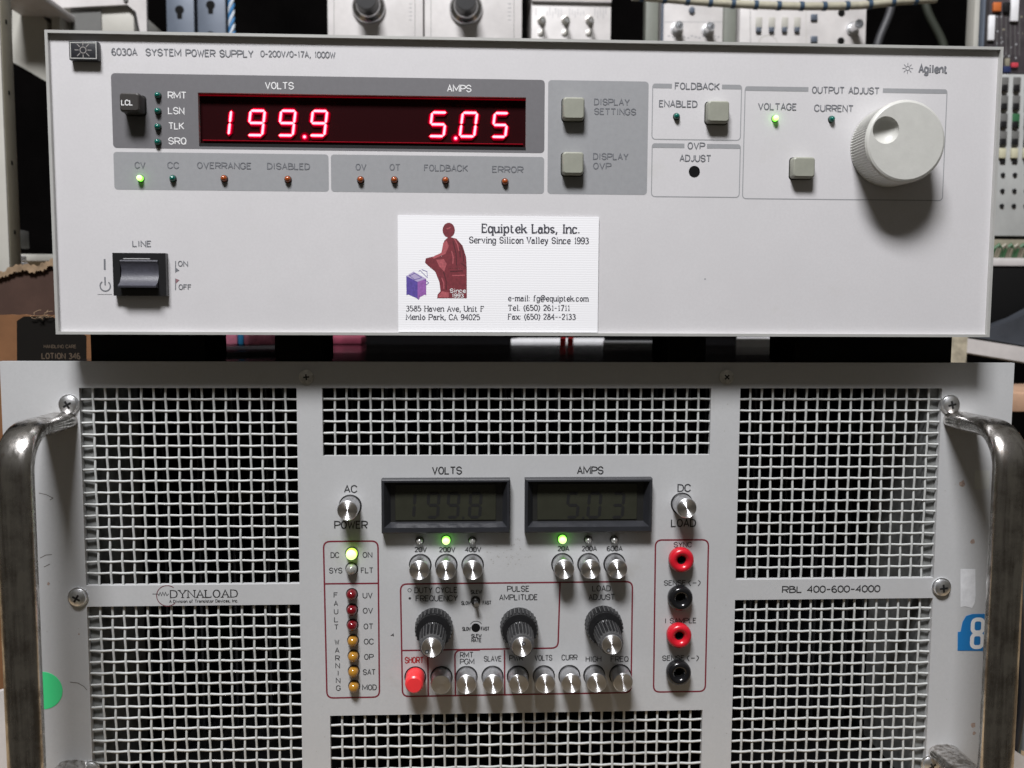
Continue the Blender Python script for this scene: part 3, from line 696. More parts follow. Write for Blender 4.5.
# =================================================================== POWER SUPPLY (upper unit)
HW, HH = 425.5, 131.52
psu = empty('power_supply', (HW / 2, 75, LZ1 - 1.1), 'light grey bench power supply with glowing red digital readout and large round knob', 'power supply')
mb = MB(); lip = 1.25
plate(mb, 0, HW, 0, HH, 0, 9, [(lip, HW - lip, lip, HH - lip)], M_FRAME)
bmesh.ops.bevel(mb.bm, geom=[e_ for e_ in mb.bm.edges if e_.calc_face_angle(0) > 1 and all(v.co.y < .1 for v in e_.verts)], offset=.45, segments=2, affect='EDGES')
mb.build('bezel_frame', psu)
swx0, swx1, swz0, swz1 = rect(112.3, 252.5, 167, 298.5, PU - 3.2)
dwx0, dwx1, dwz0, dwz1 = rect(198.5, 95, 526, 148.5, PU)
mb = MB(); plate(mb, lip - .1, HW - lip + .1, lip - .1, HH - lip + .1, PU, PU + 2.5, [(dwx0, dwx1, dwz0, dwz1)], M_AG); mb.build('front_panel', psu, smooth=False)
MB().box(2, HW - 2, 9.1, 150, 1.5, HH - 1.5, mat('case_paint', (.33, .33, .31), .5, 0, .08, 20), 1).build('case', psu)  # depth shortened so that lamp light reaches the gap behind
for px0, px1 in ((97, 210), (278, 324), (664, 702), (789, 944)):
    x0, x1 = at(px0, 345, 30)[0], at(px1, 345, 30)[0]; MB().box(x0, x1, 22, 60, LZ1 - 1.1, 1.4, M_BLKM, 1).build('foot', psu)
for px0, px1 in ((120, 204), (805, 930)):
    x0, x1 = at(px0, 345, 125)[0], at(px1, 345, 125)[0]; MB().box(x0, x1, 112, 138, LZ1 - 1.1, 1.4, M_BLKM, 1).build('foot', psu)
# printed areas
def patch(px0, py0, px1, py1, m, r=1.6, nm='printed_area'):
    MB().poly(rrect(*rect(px0, py0, px1, py1, PU), r), PU - .04, m).build(nm, psu, smooth=False, fix=False)
def patchq(quad, m, hole=None, r=1.5):
    """slightly different heights left and right come from perspective only: use mean rect"""
    x0 = (quad[0] + quad[0]) / 2
# dark area is built as four strips round the window so that nothing overlaps it
X0, X1, Z0, Z1 = rect(112, 73.8, 544.6, 152.3, PU); X0 = at(112, 110, PU)[0]; Z1 = (at(130, 73.8, PU)[1] + at(530, 79.3, PU)[1]) / 2; Z0 = (at(130, 148.6, PU)[1] + at(530, 152.6, PU)[1]) / 2
mb = MB(); i = mb.mi(M_DKG); outer = rrect(X0, X1, Z0, Z1, 1.7, 5)
inner = [(dwx1, dwz0), (dwx1, dwz1), (dwx0, dwz1), (dwx0, dwz0)]
ov = [mb.bm.verts.new((p[0], PU - .04, p[1])) for p in outer]; iv = [mb.bm.verts.new((p[0], PU - .04, p[1])) for p in inner]
for q_ in range(4):
    for k in range(5): mb.face([ov[q_ * 6 + k], ov[q_ * 6 + k + 1], iv[q_]], i)
    mb.face([ov[q_ * 6 + 5], ov[(q_ * 6 + 6) % 24], iv[(q_ + 1) % 4], iv[q_]], i)
mb.build('printed_area', psu, smooth=False)
Zt = (at(130, 152.3, PU)[1] + at(530, 156.6, PU)[1]) / 2; Zb = (at(130, 188.8, PU)[1] + at(530, 194.7, PU)[1]) / 2
Xm0, Xm1 = at(328.7, 172, PU)[0], at(331, 172, PU)[0]
MB().poly(rrect(X0, Xm0, Zb, Zt, 1.4), PU - .04, M_MDG).build('printed_area', psu, smooth=False, fix=False)
MB().poly(rrect(Xm1, X1, Zb, Zt, 1.4), PU - .04, M_MDG).build('printed_area', psu, smooth=False, fix=False)
Xg0, Xg1 = at(547.8, 138, PU)[0], at(647.8, 138, PU)[0]
MB().poly(rrect(Xg0, Xg1, Zb, Z1, 1.6), PU - .04, M_MDG).build('printed_area', psu, smooth=False, fix=False)
# boxes with thick top bars
def gbox(px0, py0, px1, py1, g0, g1):
    x0, x1, z0, z1 = rect(px0, py0, px1, py1, PU); z1 = (at(px0, py0, PU)[1] + at(px1, py0 + (px1 - px0) * .017, PU)[1]) / 2; mb = MB()
    a, b = at(g0, py0, PU)[0], at(g1, py0, PU)[0]; r = 1.6
    pts = [(b, z1)] + rrect(x0, x1, z0, z1, r)[6:12] [::1]
    rr = rrect(x0, x1, z0, z1, r)    # BR, TR, TL, BL arcs
    path = [(a, z1 - .3)] + [(p[0], min(p[1], z1 - .3)) for p in rr[12:18]] + rr[18:24] + rr[0:6] + [(p[0], min(p[1], z1 - .3)) for p in rr[6:12]] + [(b, z1 - .3)]
    mb.strip(path, .42, PU - .045, M_MDG)
    h = 2.0
    mb.poly([(x0, z1 - h), (a, z1 - h), (a, z1), (x0 + .9, z1), (x0, z1 - .9)], PU - .055, M_MDG); mb.poly([(b, z1 - h), (x1, z1 - h), (x1, z1 - .9), (x1 - .9, z1), (b, z1)], PU - .055, M_MDG)
    mb.build('outline', psu, smooth=False, fix=False)
gbox(652.3, 83.4, 741, 139.8, 672, 722); gbox(651.8, 143, 739.8, 197, 684.5, 707); gbox(743.8, 86, 944.8, 199.6, 808.5, 883)
def UT(*items, m=M_LG, bold=0): label(psu, items, PU - .06, m, 'plot', .165 + bold)
UT(('6030A', 112, 137, 51.8, 6.4)); UT(('SYSTEM POWER SUPPLY', 146, 253, 53, 6.4)); UT(('0-200V/0-17A, 1000W', 261, 335, 54.3, 5.6))
for s, a, b, y in (('RMT', 168.3, 186, 95.3), ('LSN', 168.5, 184, 110.8), ('TLK', 169, 183.8, 126), ('SRQ', 168.8, 186, 141)): UT((s, a, b, y, 6.2), m=M_WH)
UT(('VOLTS', 265.5, 293.5, 85.7, 6.3), m=M_WH); UT(('AMPS', 447.5, 471, 88.5, 6.3), m=M_WH)
for s, a, b, y in (('CV', 135.3, 145, 165.2), ('CC', 168, 178.8, 165.3), ('OVERRANGE', 197.5, 251, 165.6), ('DISABLED', 267.5, 309.5, 166.3), ('OV', 356, 366, 167), ('OT', 390, 400, 167.2), ('FOLDBACK', 424.5, 467.5, 168), ('ERROR', 492.5, 522.8, 169.4)): UT((s, a, b, y, 5.7), m=M_LG2)
UT(('DISPLAY', 594.5, 629.2, 102, 5.7), ('SETTINGS', 594.5, 635.7, 111.6, 5.7), m=M_LG2); UT(('DISPLAY', 593.5, 628, 156.5, 5.7), ('OVP', 593.5, 610.8, 166, 5.7), m=M_LG2)
UT(('FOLDBACK', 675.2, 719.3, 86.2, 6)); UT(('ENABLED', 659.4, 697, 103.8, 6)); UT(('OVP', 688, 704.5, 145.8, 6)); UT(('ADJUST', 680, 710.7, 158.2, 6))
UT(('OUTPUT ADJUST', 812.4, 879, 90.4, 6)); UT(('VOLTAGE', 758.5, 796.3, 106.6, 6)); UT(('CURRENT', 814.8, 853, 108.3, 6)); UT(('Agilent', 919.2, 947, 68.8, 7.4), bold=.06); UT(('LINE', 132.8, 151, 243.7, 5.4))
UT(('ON', 178.3, 187.7, 263.6, 4.8)); UT(('OFF', 179, 191.2, 287, 4.8))
def spark(mb, px, py, r, y, m, w):
    c = at(px, py, y); mb.strip(circ(*c, r * .36, 20), w, y, m, True)
    for k in range(8):
        a = R(45 * k); mb.strip([(c[0] + r * .52 * math.cos(a), c[1] + r * .52 * math.sin(a)), (c[0] + r * math.cos(a), c[1] + r * math.sin(a))], w, y, m)
mb = MB(); spark(mb, 907.7, 68.4, 2.45, PU - .08, M_LG, .28); mb.build('logo', psu, smooth=False, fix=False)
# line switch marks
mb = MB(); y = PU - .08
mb.strip([at(104.7, 259, PU), at(104.8, 269.8, PU)], .8, y, M_LG); c = at(105.3, 286, PU)
mb.strip([(c[0] + 2.25 * math.cos(R(a)), c[1] + 2.25 * math.sin(R(a))) for a in range(125, 416, 15)], .55, y, M_LG); mb.strip([(c[0], c[1] + 4), (c[0], c[1] + .3)], .6, y - .01, M_LG)
for a, b in (((175.6, 261), (175.6, 272.5)), ((175.6, 278.5), (175.6, 290))): mb.strip([at(*a, PU), at(*b, PU)], .4, y, M_LG)
mb.poly([at(*p, PU) for p in ((175.8, 272), (179.5, 270.5), (175.8, 267.5))], y - .01, M_LG); mb.poly([at(*p, PU) for p in ((175.8, 278.6), (175.8, 283.5), (179.5, 280))], y - .01, mat('faded_ink', (.25, .13, .15), .6))
mb.strip([at(97.5, 294.3, PU), at(112, 294.3, PU)], .2, y, M_MDG); mb.build('lettering', psu, smooth=False, fix=False)
c = at(705, 279, PU); MB().poly(circ(*c, .4, 8), PU - .05, M_MDG).build('scuff_mark', psu, smooth=False)
# badge
yb = -1.2; x0, x1, z0, z1 = rect(68.8, 41, 97.8, 60, yb)
bd = MB().box(x0, x1, yb, PU, z0, z1, M_BEZ, .35).build('badge', psu)
mb = MB(); mb.strip([(x0 + .7, z0 + .7), (x1 - .7, z0 + .7), (x1 - .7, z1 - .7), (x0 + .7, z1 - .7)], .4, yb - .03, M_FRAME, True)
spark(mb, 83, 50, 3.6, yb - .035, mat('badge_silver', (.35, .33, .32), .4, .3), .33); mb.build('emblem', bd, smooth=False, fix=False)
# readout window
mb = MB(); D0 = PU + 3.0
mb.box(dwx0 + .02, dwx1 - .02, D0, D0 + 1, dwz0 + .02, dwz1 - .02, M_RFILT)
for a in ((dwx0 + .02, dwx1 - .02, PU + 1.4, D0 - .1, dwz1 - .75, dwz1 - .5), (dwx0 + 1.2, dwx1 - 1.2, PU + 1.4, D0 - .1, dwz0 + 3.0, dwz0 + 3.18)): mb.box(*a, M_RGLS)
mb.box(dwx0 + .02, dwx1 - .02, PU + .3, D0 - .1, dwz0 + .02, dwz0 + 1.5, M_BLK)
wn = mb.build('readout_window', psu)
def readout(digits, dots):
    dots = dots + [None] * (len(digits) - len(dots))
    for n_, (ch, a, b, yt, ybm) in enumerate(digits):
        par = wn
        for nm, mt, t, y in (('digit_halo', M_HAL2, 3.3, D0 - .3), ('digit_halo', M_HAL1, 2.2, D0 - .5), ('digit', M_SEG, 1.45, D0 - 1.1), ('digit_core', M_SEGC, .95, D0 - 1.2)):  # halo sheets carry the painted glow; digit and core are the lit segments
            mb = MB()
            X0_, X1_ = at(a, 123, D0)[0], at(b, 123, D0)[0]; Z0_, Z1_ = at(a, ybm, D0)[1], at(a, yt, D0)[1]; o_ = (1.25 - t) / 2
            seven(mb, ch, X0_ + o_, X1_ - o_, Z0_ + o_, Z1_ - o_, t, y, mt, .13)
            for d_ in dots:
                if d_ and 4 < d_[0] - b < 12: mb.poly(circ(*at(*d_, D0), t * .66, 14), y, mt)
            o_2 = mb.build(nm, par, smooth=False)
            if par is wn: par = o_2
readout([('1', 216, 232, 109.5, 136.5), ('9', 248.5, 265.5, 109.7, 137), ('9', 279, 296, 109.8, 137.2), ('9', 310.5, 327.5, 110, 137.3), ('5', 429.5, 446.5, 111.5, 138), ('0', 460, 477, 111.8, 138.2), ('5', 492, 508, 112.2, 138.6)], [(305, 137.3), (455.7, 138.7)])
# keys
def key(px0, py0, px1, py1, p, m, txt=None):
    yf = PU - p; x0, x1, z0, z1 = rect(px0, py0, px1, py1, yf); mb = MB(); i = mb.mi(m); g = .28
    k = None
    loops = [(x0 - g, x1 + g, z0 - g, z1 + g, PU, 1.3), (x0 - g, x1 + g, z0 - g, z1 + g, yf + 1.2, 1.3), (x0, x1, z0, z1, yf + .35, 1.2), (x0 + .45, x1 - .45, z0 + .45, z1 - .45, yf, .9)]
    V = [[mb.bm.verts.new((q_[0], y_, q_[1])) for q_ in rrect(a, b, c_, d, r_, 4)] for a, b, c_, d, y_, r_ in loops]
    for A, B in zip(V, V[1:]):
        for k in range(len(A)): mb.face([A[k], A[(k + 1) % len(A)], B[(k + 1) % len(A)], B[k]], i)
    mb.face(V[-1], i)
    mb.strip(rrect(x0 - g - .15, x1 + g + .15, z0 - g - .15, z1 + g + .15, 1.4, 4), .5, PU - .1, M_BLK, True)
    o_ = mb.build('push_key', psu, ang=24)
    if txt:
        mb = MB(); text(mb, *txt, yf, M_WH, 'plot', .19, off=.05); mb.build('lettering', o_, smooth=False, fix=False)
key(563.8, 97.4, 584.2, 118.6, 4.6, M_BTN); key(563.2, 152.2, 583.3, 173.6, 4.6, M_BTN); key(708.5, 101, 729.2, 121.6, 4.6, M_BTN); key(794, 157.3, 815, 177, 4.8, M_BTN)
key(119.6, 93, 138.8, 111, 7.5, M_BTND, ('LCL', 121.6, 132.4, 102.6, 4.8))
c = at(694.3, 171.5, PU); MB().lathe(c[0], c[1], [(2.55, PU - .12), (2.3, PU - .14), (2.2, PU - .05), (.001, PU - .05)], M_BLKM, 28).build('adjust_hole', psu)
# lamps
for y_ in (95, 110.8, 126.5, 141.8): lamp(157.2, y_, 1.3, M_LGRN, psu, PU - .04, 2.3)
lamp(139.6, 178, 1.3, M_GLOW, psu, PU - .04, 2.8, core=M_GLOWC); lamp(172.2, 178.2, 1.35, M_LGRN, psu, PU - .04, 2.3)
for x, y_ in ((223.6, 178.3), (287.5, 179), (360.3, 179.5), (394.2, 179.6), (445.4, 180), (505, 181.5)): lamp(x, y_, 1.4, M_LAMB, psu, PU - .04, 2.3)
lamp(677, 116, 1.35, M_LGRN, psu, PU, 2.3); lamp(832.4, 118.8, 1.35, M_LGRN, psu, PU, 2.3); lamp(775.8, 118, 1.3, M_GLOW, psu, PU, 2.8, core=M_GLOWC)
# big knob with finger dimple
def bigknob():
    p = 17; yf = PU - p; cx, cz = at(906.3, 141, yf); r = 17.5; n = 90
    mb = MB(); mb.lathe(cx, cz, [(r + .3, PU - .3), (r + .3, PU - 1.6, .5), (r + .5, PU - 15.2, .45), (r + .45, PU - 15.6, 0), (r - .1, PU - 16.6), (r - .9, PU - 17.0)], M_KNOB, 2 * n)
    # face with a dished hole: fan between outer circle and dimple circle
    dx, dz = at(886, 130, yf); dr = 5.9; i = mb.mi(M_KNOB); N = 72
    O_ = [mb.bm.verts.new((cx + (r - .9) * math.cos(2 * math.pi * k / N), yf - .0, cz + (r - .9) * math.sin(2 * math.pi * k / N))) for k in range(N)]
    prev = [mb.bm.verts.new((dx + dr * math.cos(2 * math.pi * k / N), yf, dz + dr * math.sin(2 * math.pi * k / N))) for k in range(N)]
    for k in range(N): mb.face([O_[k], O_[(k + 1) % N], prev[(k + 1) % N], prev[k]], i)
    for a in (8, 20, 35, 50, 65, 80):
        rr = dr * math.cos(R(a)); dep = 3.9 * math.sin(R(a)) + .2
        nw = [mb.bm.verts.new((dx + rr * math.cos(2 * math.pi * k / N), yf + dep, dz + rr * math.sin(2 * math.pi * k / N))) for k in range(N)]
        for k in range(N): mb.face([prev[k], prev[(k + 1) % N], nw[(k + 1) % N], nw[k]], i)
        prev = nw
    mb.face(prev, i)
    mb.build('output_knob', psu, ang=28)
bigknob()
# line switch
x0, x1, z0, z1 = swx0, swx1, swz0, swz1; yf = PU - 3.2
mb = MB(); plate(mb, x0 + .3, x1 - .4, z0 + 1.2, z1 - .2, yf, PU, [(x0 + 3.4, x1 - 3.6, z0 + 4.6, z1 - 3.2)], M_BLK)
hs = mb.build('switch_housing', psu, smooth=False)
mb = MB(); i = mb.mi(mat('rocker_plastic', (.055, .055, .07), .42, 0, .2, 500, .25, 1800)); a, b = x0 + 3.6, x1 - 3.8
prof = [(PU - 3.5, z1 - 3.3), (PU - 3.7, z1 - 3.9), (PU - 2.0, z1 - 7.5), (PU - 2.6, z1 - 10.5), (PU - 4.4, z1 - 13.2), (PU - 6.8, z1 - 14.6), (PU - 6.6, z1 - 15.4), (PU - 1, z0 + 4.7), (PU, z0 + 4.7), (PU, z1 - 3.3)]
A = [mb.bm.verts.new((a, p_[0], p_[1])) for p_ in prof]; B = [mb.bm.verts.new((b, p_[0], p_[1])) for p_ in prof]
for k in range(len(prof)): mb.face([A[k], A[(k + 1) % len(prof)], B[(k + 1) % len(prof)], B[k]], i)
mb.face(A, i); mb.face(B, i); rk = mb.build('rocker', hs, ang=40)
MB().box(x0 + 5, x1 - 7.2, yf - .12, yf, z1 - 2.9, z1 - 2.55, mat('switch_line', (.45, .45, .46), .5)).build('switch_mark', hs)

# =================================================================== BUSINESS CARD
YC = 1.15
x0, x1, z0, z1 = rect(398, 216, 598.3, 332, YC); z0 = 1.5
card = MB().box(x0, x1, YC, YC + .28, z0, z1, M_CARD).build('business_card', None, smooth=False, origin=((x0 + x1) / 2, YC, z0))
tag(card, 'white printed business card standing against the front of the power supply', 'business card')
def CT(*items, wt=.13): label(card, items, YC, mat('card_ink', (.055, .055, .07), .6), 'serif', wt)
CT(('Equiptek Labs, Inc.', 482.3, 579.8, 228.6, 8.2), wt=.17); CT(('Serving Silicon Valley Since 1993', 469.5, 588.6, 240.3, 5.9), wt=.15)
CT(('e-mail: fg@equiptek.com', 508.4, 588.2, 298.3, 5.2), wt=.15); CT(('Tel. (650) 261-1711', 508.4, 569.6, 307.8, 5.2), wt=.15); CT(('Fax: (650) 284--2133', 508.4, 575.5, 316.7, 5.2), wt=.15)
CT(('3585 Haven Ave, Unit F', 406.4, 483.8, 308.6, 5.2), wt=.15); CT(('Menlo Park, CA 94025', 406.4, 479.8, 317, 5.2), wt=.15)
# plain generic seated figure on a block
M_F1 = mat('maroon_print', (.21, .028, .04), .6, 0, .3, 700, var2=(.12, .015, .022)); M_F3 = mat('dark_maroon_print', (.07, .01, .015), .6); M_F2 = mat('pink_print', (.38, .085, .10), .6, 0, .3, 900)
def cpx(pts): return [at(395 + p_[0] / 4.876, 210 + p_[1] / 4.876, YC) for p_ in pts]
mb = MB()
mb.poly(cpx([(205, 430), (350, 430), (350, 285), (262, 285), (262, 395), (215, 412)]), YC - .05, M_F1)
mb.poly(cpx([(350, 284), (347, 230), (330, 175), (300, 140), (262, 130), (240, 150), (232, 190), (228, 225), (180, 228), (150, 236), (146, 256), (160, 270), (196, 300), (216, 350), (222, 395), (208, 412), (206, 428), (262, 428), (262, 284)]), YC - .06, M_F1)
mb.poly(cpx([(x_, y_) for x_, y_ in [(262 + 30 * math.cos(-t), 98 + 36 * math.sin(-t)) for t in [2 * math.pi * k / 18 for k in range(18)]]]), YC - .065, M_F1)
mb.poly(cpx([(236, 158), (252, 150), (262, 176), (246, 214), (190, 238), (180, 230), (226, 208)]), YC - .07, M_F2)
mb.poly(cpx([(200, 242), (238, 240), (252, 262), (240, 300), (216, 276)]), YC - .07, M_F2)
mb.poly(cpx([(212, 415), (230, 396), (262, 402), (262, 426), (212, 426)]), YC - .07, M_F2)
for q0, q1 in (((300, 150), (318, 230)), ((318, 165), (334, 250)), ((282, 150), (300, 270)), ((268, 300), (330, 296)), ((236, 300), (250, 390)), ((322, 260), (344, 280))): mb.strip(cpx([q0, ((q0[0] + q1[0]) / 2 + 6, (q0[1] + q1[1]) / 2), q1]), .45, YC - .075, M_F3)
for q0, q1 in (((290, 140), (312, 200)), ((252, 92), (270, 84)), ((276, 200), (282, 262)), ((280, 320), (340, 318)), ((228, 330), (238, 385))): mb.strip(cpx([q0, ((q0[0] + q1[0]) / 2 + 5, (q0[1] + q1[1]) / 2), q1]), .5, YC - .08, M_F2)
text(mb, 'Since', 450.2, 465.5, 290.7, 3.6, YC - .05, M_WH, 'plot', .2); text(mb, '1993', 452, 463.5, 295.6, 3.4, YC - .05, M_WH, 'plot', .2)
mb.build('printed_figure', card, smooth=False)
M_P1 = mat('violet_print', (.09, .06, .30), .6, 0, .3, 900); M_P2 = mat('purple_print', (.27, .10, .36), .6, 0, .3, 900)
mb = MB(); mb.poly(cpx([(55, 322), (110, 350), (110, 425), (116, 438), (106, 430), (66, 412), (56, 415)]), YC - .05, M_P1); mb.poly(cpx([(110, 350), (152, 335), (152, 418), (146, 412), (122, 424), (116, 438), (110, 425)]), YC - .05, M_P2)
mb.poly(cpx([(55, 322), (90, 300), (152, 335), (110, 350)]), YC - .05, mat('lilac_print', (.42, .36, .55), .6)); mb.strip(cpx([(70, 318), (95, 340), (130, 330), (95, 308), (70, 322)]), .25, YC - .06, M_P1)
mb.strip(cpx([(115, 300), (122, 294), (140, 312), (158, 330), (156, 300), (130, 290)]), .22, YC - .06, M_P1); mb.strip(cpx([(140, 340), (158, 348), (164, 356), (150, 366)]), .25, YC - .06, M_P1); mb.build('printed_instrument', card, smooth=False)

# =================================================================== BACKGROUND
M_BEI = mat('beige_enamel', (.42, .41, .37), .5, 0, .1, 20); M_TAN = mat('tan_steel', (.24, .22, .165), .5, 0, .15, 40); M_CRM = mat('cream_panel', (.52, .50, .49), .5, 0, .12, 40)
M_STL = mat('blue_grey_steel', (.10, .12, .155), .45, .2, .15, 40); M_GRN = mat('grey_green_steel', (.17, .18, .155), .5, 0, .15, 40); M_DG = mat('dark_insert', (.12, .12, .115), .6, 0, .1, 80)
M_WHT = mat('white_label', (.78, .78, .8), .5, 0, .1, 100); M_CARDB = mat('cardboard', (.17, .075, .028), .85, 0, .2, 40, .3, 300); M_CARDL = mat('torn_cardboard', (.26, .18, .11), .9, 0, .35, 120, .5, 500)
def pbox(mb, px0, py0, px1, py1, Y, th, m, bev=0):
    x0, x1, z0, z1 = rect(px0, py0, px1, py1, Y); mb.box(x0, x1, Y, Y + th, z0, z1, m, bev); return mb
def bgp(pts, Y): return [at(*p, Y) for p in pts]
# left post
t = empty('rack_post', (*[v for v in (at(5, 400, 200)[0], 206)], -243), 'tan steel rack post with small holes standing left of the power supply', 'rack post')
x0 = at(0, 0, 200)[0]
MB().box(x0 - 8, x0, 200, 214, -243, 330, M_TAN, .3).build('post', t); MB().box(x0 - 8.5, x0 - .3, 198.6, 199.9, -243, 330, M_BEI, .2).build('front_flange', t)
mb = MB()
for z_ in (105, 150, 195, 240, 60, 15): mb.lathe(0, 0, [(.001, 0)], M_BLKM, 4) if False else mb.box(x0 + .02, x0 + .25, 205.5, 207.5, z_, z_ + 2.6, M_BLKM)
mb.build('slot', t)
# side cabinet with dark opening
Y = 330
t = tag(MB().prism(bgp([(20, 66), (47, 82), (47, 22), (24, -4), (12, -4), (12, 62)], Y)[::1], Y, Y + 60, M_BEI).build('sloping_cabinet', None), 'sloping beige metal cabinet side behind the tan rack post', 'cabinet')
t = tag(pbox(MB(), -6, -8, 43, -1, 290, 80, M_CRM, 1).build('cabinet_shelf', None), 'pale cabinet edge at the top left corner', 'shelf')
# beige instrument over the left corner
bi = empty('bench_instrument', (at(95, 28, 340)[0], 380, at(95, 40, 340)[1]), 'beige instrument with a dark square insert above the left end of the power supply', 'instrument')
mb = MB(); pbox(mb, 63, 5, 134, 44, 345, 110, M_BEI, 1); mb.build('case', bi)
mb = MB(); pbox(mb, 71, 9, 101.5, 50, 343.5, 1.4, M_DG); mb.build('insert', bi)
mb = MB(); P = bgp([(42.5, -12), (146, -12), (147, 38), (141, 38), (136, 12), (127, 4.5), (46, 8.5), (42.5, 3)], 340); mb.prism(P, 340, 343, M_CRM); mb.build('front_frame', bi)
mb = MB(); pbox(mb, 51, 9, 60, 40, 330, 50, M_BEI, 1); mb.build('bracket', bi)
for px, py in ((45.8, 3), (126, 0)):
    c = at(px, py, 340); MB().lathe(c[0], c[1], [(1.9, 339.9), (1.9, 338.8), (1.2, 338.6), (1.1, 339.4), (.001, 339.4)], M_DG, 16).build('screw', bi)
# keyhole brackets
for px0, px1, kx, ky, lb in ((166.5, 194, 179.5, 10, 'blue grey steel strip with keyhole slot beside the beige instrument'), (197.5, 225.5, 210.5, 5, 'blue grey steel strip with keyhole slot beside the blue rope')):
    Y = 400; k_ = empty('slotted_bracket', (at((px0 + px1) / 2, 30, Y)[0], Y, 150), lb, 'bracket', 'slotted brackets above the power supply')
    x0, x1, _, _ = rect(px0, 0, px1, 30, Y); MB().box(x0, x1, Y, Y + 3, 150, 330, M_STL, .4).build('strip', k_); MB().box(x1 - 1.2, x1, Y + 3.1, Y + 26, 150, 330, M_STL).build('flange', k_)
    mb = MB()
    for dy in (0, 31):
        c = at(kx, ky + dy, Y); s_ = mm(kx, ky, Y); mb.poly(circ(c[0], c[1], 4.6 * s_, 20), Y - .06, M_BLKM); mb.poly([(c[0] - 2.4 * s_, c[1] - 9 * s_), (c[0] + 2.4 * s_, c[1] - 9 * s_), (c[0] + 2.9 * s_, c[1]), (c[0] - 2.9 * s_, c[1])], Y - .08, M_BLKM)
    mb.build('keyhole', k_, smooth=False)
# braided rope
M_RB1 = mat('rope_blue', (.03, .16, .36), .7); M_RB2 = mat('rope_white', (.5, .55, .6), .7); mb = MB(); c = at(231.5, 15, 380)[0]
for s_ in range(4):
    pts = [(c + 1.5 * math.cos(k * .45 + s_ * 1.571), 380 + 1.5 * math.sin(k * .45 + s_ * 1.571), 120 + k * 1.6) for k in range(125)]
    mb.tube(pts, 1.35, M_RB1 if s_ % 2 == 0 else M_RB2, 6)
tag(mb.build('braided_rope', None), 'blue and white braided rope hanging beside the slotted brackets', 'rope')
# cream instrument with two knobs
Y = 330; ins = empty('dual_knob_instrument', (at(420, 30, Y)[0], Y + 60, 150), 'cream instrument with two chrome ringed black knobs above the power supply', 'instrument')
for px0, px1, kx, ky in ((327.5, 423, 369, 7.5), (424.5, 522, 466, 8.5)):
    x0, x1, _, _ = rect(px0, 0, px1, 30, Y); mdl = MB().box(x0, x1, Y, Y + 150, 120, 330, M_CRM, .6).build('module', ins)
    mb = MB()
    for q_ in (px0 + 6.5, px1 - 8): mb.strip([at(q_, -20, Y), at(q_, 45, Y)], .35, Y - .06, M_DG)
    for q_ in range(5): mb.strip([at(px1 - 14, 4 + q_ * 4, Y), at(px1 - 11, 4 + q_ * 4, Y)], .6, Y - .06, M_MDG)
    mb.build('panel_marks', mdl, smooth=False)
    c = at(kx, ky, Y); MB().lathe(c[0], c[1], [(13, Y), (13.2, Y - 2), (12.2, Y - 4), (10, Y - 5), (8.6, Y - 6.5), (8.6, Y - 8)], mat('chrome_ring', (.55, .55, .56), .25, 1), 36).build('knob_ring', mdl, ang=60)
    MB().lathe(c[0], c[1], [(8.4, Y - 2), (8.1, Y - 20), (7.6, Y - 21), (.001, Y - 21)], M_BLK, 32).build('knob', mdl)
# panel with three toggles
Y = 350; tp = empty('toggle_panel', (at(570, 30, Y)[0], Y + 30, 150), 'pale metal panel with three toggle switches above the power supply', 'panel')
x0, x1, _, _ = rect(531.5, 0, 611, 30, Y); z1 = at(570, 3.5, Y)[1]; MB().box(x0, x1, Y, Y + 60, 130, z1, M_CRM, .5).build('panel_body', tp)
x0b, x1b, _, _ = rect(521, 0, 650, 10, Y - 4); MB().box(x0, x1, Y - 3, Y + 60, z1 + .5, z1 + 30, M_CRM, .5).build('upper_rail', tp)
mb = MB()
for k in range(26):
    px = 536 + k * 2.8; a_, b_ = random.uniform(6, 12), random.uniform(14, 19)
    if min(abs(px - q_) for q_ in (541.5, 565.5, 589.5)) > 4: mb.strip([at(px, a_, Y), at(px, b_, Y)], .45, Y - .05, M_MDG)
mb.build('panel_marks', tp, smooth=False)
for px in (541.5, 565.5, 589.5):
    c = at(px, 20.5, Y); mb = MB().lathe(c[0], c[1], [(3.6, Y), (3.6, Y - 1), (2.6, Y - 1.4), (2.4, Y - 4), (1.4, Y - 4.6)], M_SCRD, 20); mb.tube([(c[0], Y - 3, c[1]), (c[0] + .3, Y - 8, c[1] - 2), (c[0] + .6, Y - 13, c[1] - 4)], [1.1, 1.2, 1.7], M_SCR, 10); mb.build('toggle', tp)
    c = at(px - 1, 33, Y); MB().lathe(c[0], c[1], [(2.4, Y), (2.4, Y - 1), (.001, Y - 1.4)], M_SCRD, 16).build('screw', tp)
tag(MB().box(*[at(p_, 10, 360)[0] for p_ in (612, 618.5)], 360, 372, 205, 222, M_BEI, 1).build('hinge_block', None), 'small grey hinge block right of the toggle panel', 'hinge')
tag(MB().box(*[at(p_, 10, 340)[0] for p_ in (646, 658.5)], 340, 352, 110, 345, M_GRN, .5).build('rack_upright', None), 'grey green rack upright left of the connector panel', 'rack post', 'grey green rack uprights')
tag(MB().box(*[at(p_, 10, 340)[0] for p_ in (724.5, 736.5)], 340, 352, 110, 345, M_GRN, .5).build('rack_upright', None), 'grey green rack upright between connector panel and slide switch panel', 'rack post', 'grey green rack uprights')
